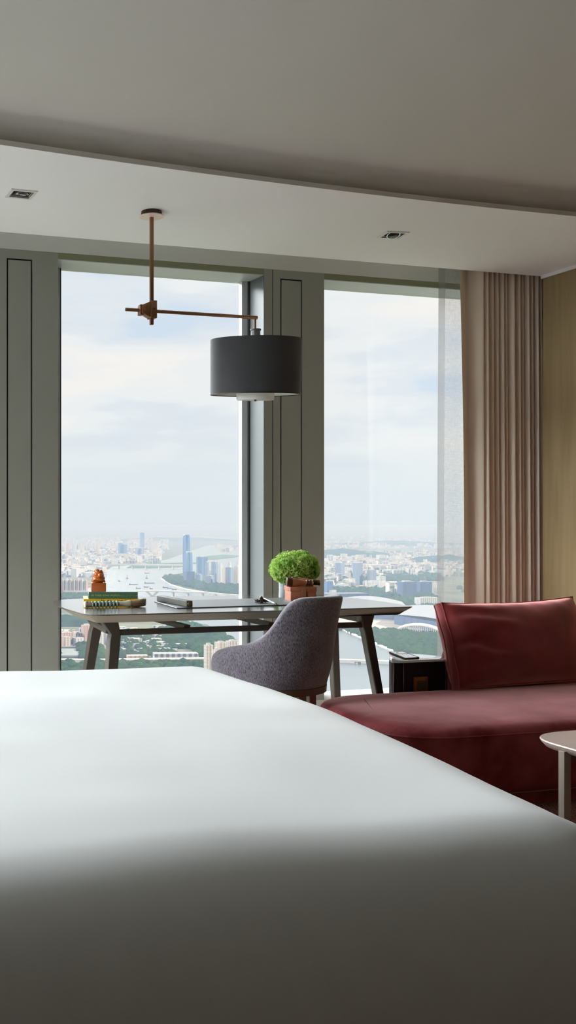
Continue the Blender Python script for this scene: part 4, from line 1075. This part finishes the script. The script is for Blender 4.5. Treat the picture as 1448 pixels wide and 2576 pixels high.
# expo halls: arched roofs on walls
def expo(name, corners, h, rise, label, rib=0):
    P = [G(*c) for c in corners]; cen = sum(P, Vector())/4; t = thing(name, label, 'exhibition hall', cen)
    n = 16; top = []
    for i in range(n+1):
        u = i/n; A = P[0].lerp(P[1], u); B = P[3].lerp(P[2], u); row = []
        for j in range(n+1):
            v = j/n; q = A.lerp(B, v); q.z = ZG+h+rise*math.sin(PI*u)*(.6+.4*math.sin(PI*v)); row.append(q)
        top.append(row)
    MB().loops(top, False, False, closed=False).build('roof_shell', 'exporoof', t, loc=cen, angle=60)
    w = MB(); S = .94
    base = [cen+(p-cen)*S for p in P]
    w.loops([[Vector((p.x, p.y, ZG)) for p in base], [Vector((p.x, p.y, ZG+h*.97)) for p in base]])
    w.build('glass_wall', FA['office'], t, loc=cen, smooth=False)
    return t
flat('expo_plaza', [(800,1560),(930,1548),(1110,1570),(1180,1600),(1180,1612),(1100,1602),(1000,1592),(900,1585),(800,1574)], ZG+3, 'plaza', 'pale paved terraces around the expo halls')
expo('expo_hall', [(838,1552),(1040,1566),(1010,1534),(868,1522)], 42, 26, 'far expo hall with a long curved silver roof')
expo('expo_hall', [(985,1572),(1200,1612),(1160,1562),(1030,1546)], 44, 22, 'right expo hall with a broad sloping silver roof')
expo('expo_hall', [(800,1540),(862,1544),(858,1522),(800,1520)], 40, 14, 'small rounded expo hall beside the chair back')
g1, g2 = G(1000, 1597), G(1120, 1602)
t = thing('curved_canopy', 'long white colonnade with a curved canopy in front of the expo halls', 'canopy', (g1+g2)/2)
cen = (g1+g2)/2; col = MB(); rg = []
dv_ = (g2-g1); nv = Vector((-dv_.y, dv_.x, 0)).normalized()
for i in range(25):
    u = i/24; p = g1+dv_*u; hh_ = 12+26*math.sin(PI*min(1, u*1.05+.05))**.6; rg.append([p+Vector((0,0,hh_))-nv*4, p+Vector((0,0,hh_+4))-nv*4, p+Vector((0,0,hh_+8))+nv*40, p+Vector((0,0,hh_+4))+nv*40])
MB().loops(rg).build('canopy_roof', 'concrete', t, loc=cen, smooth=False)
for i in range(1, 24):
    u = i/24; p = g1+dv_*u; hh_ = 12+26*math.sin(PI*min(1, u*1.05+.05))**.6
    MB().box(p.x-1.5, p.x+1.5, p.y-1.5, p.y+1.5, ZG, ZG+hh_).build('column', 'concrete', t, loc=p, smooth=False)
MB().loops([[g1+nv*18+Vector((0,0,0)), g2+nv*18, g2+nv*38, g1+nv*38], [g1+nv*18+Vector((0,0,20)), g2+nv*18+Vector((0,0,20)), g2+nv*38+Vector((0,0,20)), g1+nv*38+Vector((0,0,20))]]).build('dark_hall', FA['office'], t, loc=cen, smooth=False)
# parks, sheds, roads
flat('park', [(850,1583),(900,1586),(1000,1592),(1200,1612),(1300,1760),(1100,1686),(985,1638),(910,1606)], ZG+3, 'park', 'green riverside park below the expo halls')
flat('park', [(406,1456),(425,1469),(470,1482),(540,1493),(617,1501),(700,1524),(700,1470),(560,1462),(480,1440),(425,1447)], ZG+3, 'park', 'green tip of land under the glass skyscrapers')
flat('embankment', [(853,1583.5),(910,1607.5),(985,1639.5),(1100,1687),(1100,1683),(985,1636.5),(910,1605),(853,1581.5)], ZG+6, 'concrete', 'pale river embankment along the park', thick=5)
flat('embankment', [(405,1456.5),(430,1472.8),(470,1484.6),(540,1495.6),(640,1508),(640,1506.5),(540,1494.2),(470,1483.2),(430,1471.4),(407,1456)], ZG+5, 'concrete', 'pale embankment around the tip of land', thick=4)
for k, (a, b, y0_, y1_) in enumerate([(146,196,1625,1633),(146,206,1637,1655)]):
    flat('greenhouse_field', [(a,y1_),(b+6,y1_),(b,y0_),(a,y0_)], ZG+8, 'shed', ['grey netted field, upper one beside the column','grey netted field, lower one beside the column'][k], 'structure', thick=6)
flat('city_road', [(262,1660),(300,1660),(262,1622),(254,1622)], ZG+3, 'road', 'road running away between the trees at the left')
flat('city_road', [(505,1600),(528,1618),(522,1619),(498,1600)], ZG+3, 'road', 'pale path crossing the wooded hill')
def deck(name, pts, hgt, wid, label, piers, thick=4, vp=None, m='concrete', cat='bridge'):
    P = [G(*p) for p in pts]; cen = P[len(P)//2]; t = thing(name, label, cat, cen); rg = []
    for i, p in enumerate(P):
        d = (P[min(i+1, len(P)-1)]-P[max(i-1, 0)]).normalized(); n = Vector((-d.y, d.x, 0))*wid/2; hz = hgt[i] if isinstance(hgt, list) else hgt
        rg.append([p-n+Vector((0,0,hz-thick)), p-n+Vector((0,0,hz)), p+n+Vector((0,0,hz)), p+n+Vector((0,0,hz-thick))])
    MB().loops(rg).build('deck', m, t, loc=cen, smooth=False)
    tot = [0]
    for i in range(1, len(P)): tot.append(tot[-1]+(P[i]-P[i-1]).length)
    for s in piers:
        q = s*tot[-1]; i = max(j for j in range(len(P)-1) if tot[j] <= q+1e-6); p = P[i].lerp(P[i+1], (q-tot[i])/(tot[i+1]-tot[i])); hz = hgt if not isinstance(hgt, list) else hgt[i]
        MB().box(p.x-6, p.x+6, p.y-wid*.35, p.y+wid*.35, ZG, ZG+hz-thick).build('pier', m, t, loc=p, smooth=False)
    if vp is not None:
        q = vp*tot[-1]; i = max(j for j in range(len(P)-1) if tot[j] <= q+1e-6); p = P[i].lerp(P[i+1], (q-tot[i])/(tot[i+1]-tot[i])); d = (P[i+1]-P[i]).normalized(); hz = hgt if not isinstance(hgt, list) else hgt[i]
        for sg in (-1, 1):
            bar(MB(), [p+Vector((0,0,0)), p+d*sg*38+Vector((0,0,hz-2))], 12, 16, (0,0,1)).build('slanted_pier', m, t, smooth=False)
    return t
deck('river_bridge', [(236,1430),(340,1430.5),(460,1432),(520,1433)], 46, 30, 'far white bridge crossing the river behind the amber seal', [.1,.22,.34,.46,.58,.70,.82,.94], 14)
deck('river_bridge', [(160,1500),(260,1500.5),(345,1501),(383,1501),(450,1501.5),(520,1502),(565,1503),(620,1503)], [34,34,38,38,34,30,22,12], 26, 'white river bridge just above the desk with a Y shaped pier', [.2,.32,.60,.68,.76,.83,.90], 8, .487)
deck('river_bridge', [(700,1664),(860,1670),(985,1674),(1100,1680),(1400,1700)], 14, 24, 'low bridge crossing the near river seen left of the side table', [.30,.62,.9], 5)
deck('elevated_road', [(100,1668),(262,1668),(400,1666),(520,1664),(640,1664)], 12, 26, 'elevated road running across below the long white hall', [.1,.2,.3,.4,.5,.6,.7,.8], 3, cat='road')
# boats
M['boatcab'] = cmat('boat_cabin', (150,154,158), .7)
for i, (x, y, w) in enumerate([(335.5,1472,23),(375.5,1468,27),(368,1478,13),(380,1482,8),(348,1481,14),(416,1479,14),(426,1481,12),(438,1484,12),(370,1443,13),(320,1456,7),(369,1456,7),(300,1463,6),(417,1447,8)]):
    g = G(x, y); k_ = dist(y)/F; T = Matrix.Translation(g+Vector((0,0,1.5))) @ Matrix.Rotation(-PSI+.12*math.sin(i*3), 4, 'Z')
    t = thing('cargo_barge', 'small dark cargo barge anchored on the river beyond the desk', 'boat', g, 'barges on the river')
    wl = w*k_
    MB().loops([[T @ Vector(v) for v in ((-wl*.46,-6,0),(wl*.40,-6,0),(wl*.46,0,0),(wl*.40,6,0),(-wl*.46,6,0))], [T @ Vector(v) for v in ((-wl*.5,-7,4),(wl*.44,-7,4),(wl*.5,0,6),(wl*.44,7,4),(-wl*.5,7,4))]]).build('hull', 'hull', t, loc=g, smooth=False)
    MB().box(-wl*.46, -wl*.34, -5, 5, 4, 11, T).build('cabin', 'boatcab', t, loc=g, smooth=False)
    if i in (9, 10): MB().box(-1.5, 1.5, -1.5, 1.5, 4, 32, T).build('mast', 'hull', t, loc=g, smooth=False)
# hills
def hill(name, px, by, wpx, hpx, dpx, label, seed=0, m='hillgreen'):
    g = G(px, by); D = dist(by); w = wpx*D/F/2; h = hpx*D/F; dd_ = (dist(by-dpx)-D)/2
    rows = []; n = 40
    for i in range(n+1):
        r = []
        for j in range(n+1):
            u = -1+2*i/n; v = -1+2*j/n; e = max(0, 1-(u*u)**1.1)*max(0, 1-v*v)
            z = h*e**.8*(.62+.5*noise.noise(Vector((u*2.2+seed, v*2.2, seed)))+.16*noise.noise(Vector((u*7+seed, v*7, 1))))+h*.03*noise.noise(Vector((u*25, v*25, seed)))
            q = cam2w(w*u, dd_*v, 0); r.append(Vector((g.x+q.x, g.y+q.y+0, ZG-2+max(0, z) if e > 0 else ZG-5)))
        rows.append(r)
    o = MB().loops(rows, False, False, closed=False).build(name, m, None, loc=g, angle=180); tag(o, label, 'hill', None, 'structure'); return o
hill('wooded_hill', 190, 1566, 170, 26, 20, 'dark wooded hill below the left end of the desk', 3)
hill('wooded_hill', 505, 1612, 160, 34, 26, 'wooded hill on the near bank below the desk', 5)
hill('wooded_hill', 190, 1508, 110, 9, 10, 'low wooded slope on the left bank behind the books', 8)
hill('distant_hill', 880, 1400, 220, 22, 8, 'long blue hazy hill near the horizon in the right window', 2)
hill('distant_hill', 1120, 1418, 180, 30, 8, 'hazy blue hill at the right edge of the right window', 9)
hill('distant_hill', 1010, 1370, 300, 12, 6, 'faint far ridge near the horizon in the right window', 12)
hill('distant_hill', 440, 1358, 300, 7, 5, 'faint far ridge near the horizon in the left window', 14)
# tree groves (nobody could count the crowns)
def grove(poly, n, size, label, seed):
    random.seed(seed); P = [Vector(p) for p in poly]; x0_, x1_ = min(p.x for p in P), max(p.x for p in P); y0_, y1_ = min(p.y for p in P), max(p.y for p in P)
    def inside(x, y):
        c = False
        for i in range(len(P)):
            a, b = P[i], P[i-1]
            if (a.y > y) != (b.y > y) and x < (b.x-a.x)*(y-a.y)/(b.y-a.y)+a.x: c = not c
        return c
    mb = MB(); k = 0; cen = G((x0_+x1_)/2, (y0_+y1_)/2)
    while k < n:
        x = random.uniform(x0_, x1_); y = random.uniform(y0_, y1_)
        if not inside(x, y): continue
        k += 1; g = G(x, y); r = size*random.uniform(.6, 1.5)
        prof = [(.75, 0), (1, .45), (.7, .95), (.05, 1.25)]
        a0 = random.random()
        rg = [[g+Vector((r*q*math.cos(a0+2*PI*j/6)*random.uniform(.85,1.15), r*q*math.sin(a0+2*PI*j/6)*random.uniform(.85,1.15), r*z)) for j in range(6)] for q, z in prof]
        mb.loops(rg, False, True)
    o = mb.build('tree_grove', 'tree', None, loc=cen, angle=50); tag(o, label, 'trees', None, 'stuff')
grove([(850,1584),(1000,1593),(1150,1608),(1150,1700),(985,1636),(910,1604)], 900, 15, 'trees of the riverside park in the right window', 1)
grove([(425,1468),(520,1489),(617,1499),(660,1506),(660,1478),(560,1474),(470,1462),(440,1449),(412,1454)], 700, 16, 'trees on the tip of land under the skyscrapers', 2)
grove([(205,1660),(262,1660),(252,1624),(196,1626)], 200, 12, 'trees between the netted fields and the road', 3)
grove([(400,1590),(470,1570),(560,1600),(600,1630),(560,1650),(500,1655),(490,1632),(430,1632)], 700, 13, 'trees on the wooded hill below the desk', 4)
grove([(146,1672),(146,1700),(560,1700),(560,1670)], 500, 11, 'trees below the elevated road', 5)
grove([(300,1600),(440,1585),(440,1655),(300,1658)], 220, 10, 'scattered trees between the white buildings', 6)
grove([(818,1478),(1000,1482),(1100,1505),(1100,1545),(940,1522),(930,1500),(818,1488)], 600, 18, 'trees around the office blocks in the right window', 7)
grove([(818,1440),(1110,1436),(1110,1462),(818,1474)], 500, 22, 'trees among the towers in the right window', 9)
grove([(150,1512),(226,1510),(226,1502),(150,1500)], 150, 16, 'trees on the left bank behind the books', 10)
# uncountable far city
def sprawl(polys, label, seed, fac, hmin=12, hmax=55, wmin=22, wmax=80):
    random.seed(seed); mb = MB()
    for (xa, xb, ya, yb, n) in polys:
        for k in range(int(n*1.7)):
            x = random.uniform(xa, xb); y = yb-(yb-ya)*random.random()**1.2
            if noise.noise(Vector((x*.04, y*.12, seed))) < -.12: continue
            g = G(x, y); w = random.uniform(wmin, wmax)*min(2.2, dist(y)/12000+.3); d = random.uniform(wmin, wmax); h = random.uniform(hmin, hmax)*random.choice([.4,.6,1,1.3])
            mb.box(-w/2, w/2, -d/2, d/2, 0, h, Matrix.Translation(g) @ Matrix.Rotation(random.uniform(0, 1.2), 4, 'Z'))
    o = mb.build('distant_city', FA[fac], None, smooth=False); tag(o, label, 'buildings', None, 'stuff')
sprawl([(120,420,1352,1392,900),(120,400,1392,1418,500),(120,262,1418,1452,260)], 'far pale sprawl of buildings in the left window', 1, 'white')
sprawl([(120,400,1356,1410,500),(150,262,1412,1448,200),(540,700,1376,1388,60)], 'far pinkish buildings in the left window', 2, 'cream')
sprawl([(800,1180,1352,1380,300),(800,1180,1404,1450,700),(800,960,1450,1484,120)], 'far pale sprawl of buildings in the right window', 3, 'white')
sprawl([(900,1180,1390,1442,500),(800,1180,1365,1372,90)], 'far cream buildings in the right window', 4, 'cream')
sprawl([(640,830,1380,1500,400)], 'pale buildings hidden behind the grey column', 6, 'white')
sprawl([(-900,120,1352,1420,1500),(-900,130,1420,1520,900),(-900,130,1520,1680,420)], 'city blocks further left than the window shows', 7, 'white')
sprawl([(-900,130,1420,1640,420)], 'pinkish city blocks further left than the window shows', 8, 'pink')
sprawl([(1180,1900,1360,1560,900)], 'city blocks further right than the window shows', 9, 'white')
grove([(-900,1480),(146,1480),(146,1700),(-900,1700)], 1600, 15, 'trees further left than the window shows', 12)
grove([(1150,1470),(1900,1470),(1900,1740),(1250,1700)], 1200, 16, 'trees further right than the window shows', 13)
# haze: a real scattering air layer lying over the city, below the room
hz_ = MB().box(-70000, 70000, 400, 120000, ZG-30, -40)
hm = bpy.data.materials.new('hazy_air'); hm.use_nodes = True; hn = hm.node_tree; hn.nodes.clear()
ho = hn.nodes.new('ShaderNodeOutputMaterial'); hs2 = hn.nodes.new('ShaderNodeVolumeScatter'); hs2.inputs['Density'].default_value = HAZE_D; hs2.inputs['Color'].default_value = (*HAZE_S, 1); hs2.inputs['Anisotropy'].default_value = .0
ha = hn.nodes.new('ShaderNodeVolumeAbsorption'); ha.inputs['Density'].default_value = HAZE_D; ha.inputs['Color'].default_value = (*HAZE_A, 1)
had = hn.nodes.new('ShaderNodeAddShader'); hn.links.new(hs2.outputs[0], had.inputs[0]); hn.links.new(ha.outputs[0], had.inputs[1])
hn.links.new(had.outputs[0], ho.inputs['Volume'])
M['haze'] = hm
ho_ = hz_.build('haze_layer', 'haze', None, smooth=False); tag(ho_, 'layer of hazy air over the city', 'haze', None, 'stuff')


# ================================================================== WORLD
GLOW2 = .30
w = bpy.data.worlds.new('daylight'); bpy.context.scene.world = w; w.use_nodes = True
nt = w.node_tree; N = nt.nodes; K = nt.links; N.clear()
out = N.new('ShaderNodeOutputWorld'); bg = N.new('ShaderNodeBackground'); K.new(bg.outputs[0], out.inputs[0])
tc = N.new('ShaderNodeTexCoord'); sx = N.new('ShaderNodeSeparateXYZ'); K.new(tc.outputs['Generated'], sx.inputs[0])
def ramp(stops, inp, mode='EASE'):
    r = N.new('ShaderNodeValToRGB'); cr = r.color_ramp; cr.interpolation = mode
    while len(cr.elements) < len(stops): cr.elements.new(.5)
    for e, (p, c) in zip(cr.elements, stops): e.position = p; e.color = (*c, 1)
    K.new(inp, r.inputs[0]); return r
base = ramp([(0, L((228,235,241))), (.05, L((230,236,241))), (.10, L((233,237,241))), (.15, L((238,239,241))), (.25, L((236,238,241))), (.5, L((205,215,230)))], sx.outputs[2])
mp = N.new('ShaderNodeMapping'); mp.inputs['Scale'].default_value = (3, 3, 13); K.new(tc.outputs['Generated'], mp.inputs[0])
n1 = N.new('ShaderNodeTexNoise'); n1.inputs['Scale'].default_value = 1.6; n1.inputs['Detail'].default_value = 6; n1.inputs['Roughness'].default_value = .5; K.new(mp.outputs[0], n1.inputs['Vector'])
cl = ramp([(.32, L((206,222,242))), (.44, L((228,233,241))), (.53, L((243,243,245))), (.66, L((255,248,244)))], n1.outputs['Fac'])
mk = N.new('ShaderNodeMapRange'); mk.inputs['From Min'].default_value = .02; mk.inputs['From Max'].default_value = .09; K.new(sx.outputs[2], mk.inputs['Value'])
mm = N.new('ShaderNodeMath'); mm.operation = 'MULTIPLY'; mm.inputs[1].default_value = .75; K.new(mk.outputs[0], mm.inputs[0])
mx = N.new('ShaderNodeMix'); mx.data_type = 'RGBA'; K.new(mm.outputs[0], mx.inputs[0]); K.new(base.outputs[0], mx.inputs[6]); K.new(cl.outputs[0], mx.inputs[7])
# added bright sky band to light the room, unseen above the window head
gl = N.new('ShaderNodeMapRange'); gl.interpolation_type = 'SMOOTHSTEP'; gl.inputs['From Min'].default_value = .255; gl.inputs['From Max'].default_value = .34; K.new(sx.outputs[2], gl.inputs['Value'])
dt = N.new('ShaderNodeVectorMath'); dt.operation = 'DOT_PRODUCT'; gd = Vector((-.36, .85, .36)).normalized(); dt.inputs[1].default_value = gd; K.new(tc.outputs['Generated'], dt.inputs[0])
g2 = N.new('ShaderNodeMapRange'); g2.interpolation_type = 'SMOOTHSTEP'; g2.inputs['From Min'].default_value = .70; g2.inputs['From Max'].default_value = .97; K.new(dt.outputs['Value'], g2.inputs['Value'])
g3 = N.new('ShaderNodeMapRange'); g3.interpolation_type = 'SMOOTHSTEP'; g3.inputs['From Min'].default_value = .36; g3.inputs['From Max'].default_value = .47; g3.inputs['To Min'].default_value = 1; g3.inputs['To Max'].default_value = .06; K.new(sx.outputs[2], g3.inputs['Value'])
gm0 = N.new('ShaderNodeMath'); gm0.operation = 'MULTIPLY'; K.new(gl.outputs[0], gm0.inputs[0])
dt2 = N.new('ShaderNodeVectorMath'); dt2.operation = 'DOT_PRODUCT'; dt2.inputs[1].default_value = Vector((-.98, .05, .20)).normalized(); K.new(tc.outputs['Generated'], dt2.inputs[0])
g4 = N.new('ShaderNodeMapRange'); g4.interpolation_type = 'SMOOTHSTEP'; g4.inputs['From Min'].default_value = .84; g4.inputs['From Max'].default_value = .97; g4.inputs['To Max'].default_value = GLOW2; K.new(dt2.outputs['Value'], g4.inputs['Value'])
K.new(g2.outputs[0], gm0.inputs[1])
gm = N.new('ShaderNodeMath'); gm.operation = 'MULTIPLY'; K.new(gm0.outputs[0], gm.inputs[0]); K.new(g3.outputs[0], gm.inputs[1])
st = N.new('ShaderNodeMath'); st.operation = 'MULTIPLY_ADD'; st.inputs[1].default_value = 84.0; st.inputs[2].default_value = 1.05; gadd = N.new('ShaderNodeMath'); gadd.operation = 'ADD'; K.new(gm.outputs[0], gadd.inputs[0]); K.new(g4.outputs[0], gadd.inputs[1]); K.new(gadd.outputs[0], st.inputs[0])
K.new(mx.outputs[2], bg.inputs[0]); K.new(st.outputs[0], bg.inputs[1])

# ================================================================== SUN over the city
sd = bpy.data.lights.new('sun', 'SUN'); sd.energy = 20; sd.angle = math.radians(.6); sd.color = (1, .93, .82)
so2 = bpy.data.objects.new('sun', sd); C.objects.link(so2)
dirv = Vector((1.0, -.42, .62)).normalized()            # towards the sun
so2.rotation_euler = dirv.to_track_quat('Z', 'Y').to_euler(); so2.location = (0, -3, 8)

# ================================================================== CAMERA
cd = bpy.data.cameras.new('camera'); cam = bpy.data.objects.new('camera', cd); C.objects.link(cam)
cam.location = (0, 0, H); cam.rotation_euler = (PI/2, 0, -PSI)
cd.sensor_fit = 'HORIZONTAL'; cd.sensor_width = 36; cd.lens = F/1448*36
cd.shift_x = (724-CX)/1448; cd.shift_y = (CY-1288)/1448
cd.clip_start = .05; cd.clip_end = 200000
S = bpy.context.scene; S.camera = cam
S.view_settings.view_transform = 'Standard'; S.view_settings.look = 'None'; S.view_settings.exposure = 0; S.view_settings.gamma = 1
S.view_settings.use_curve_mapping = False
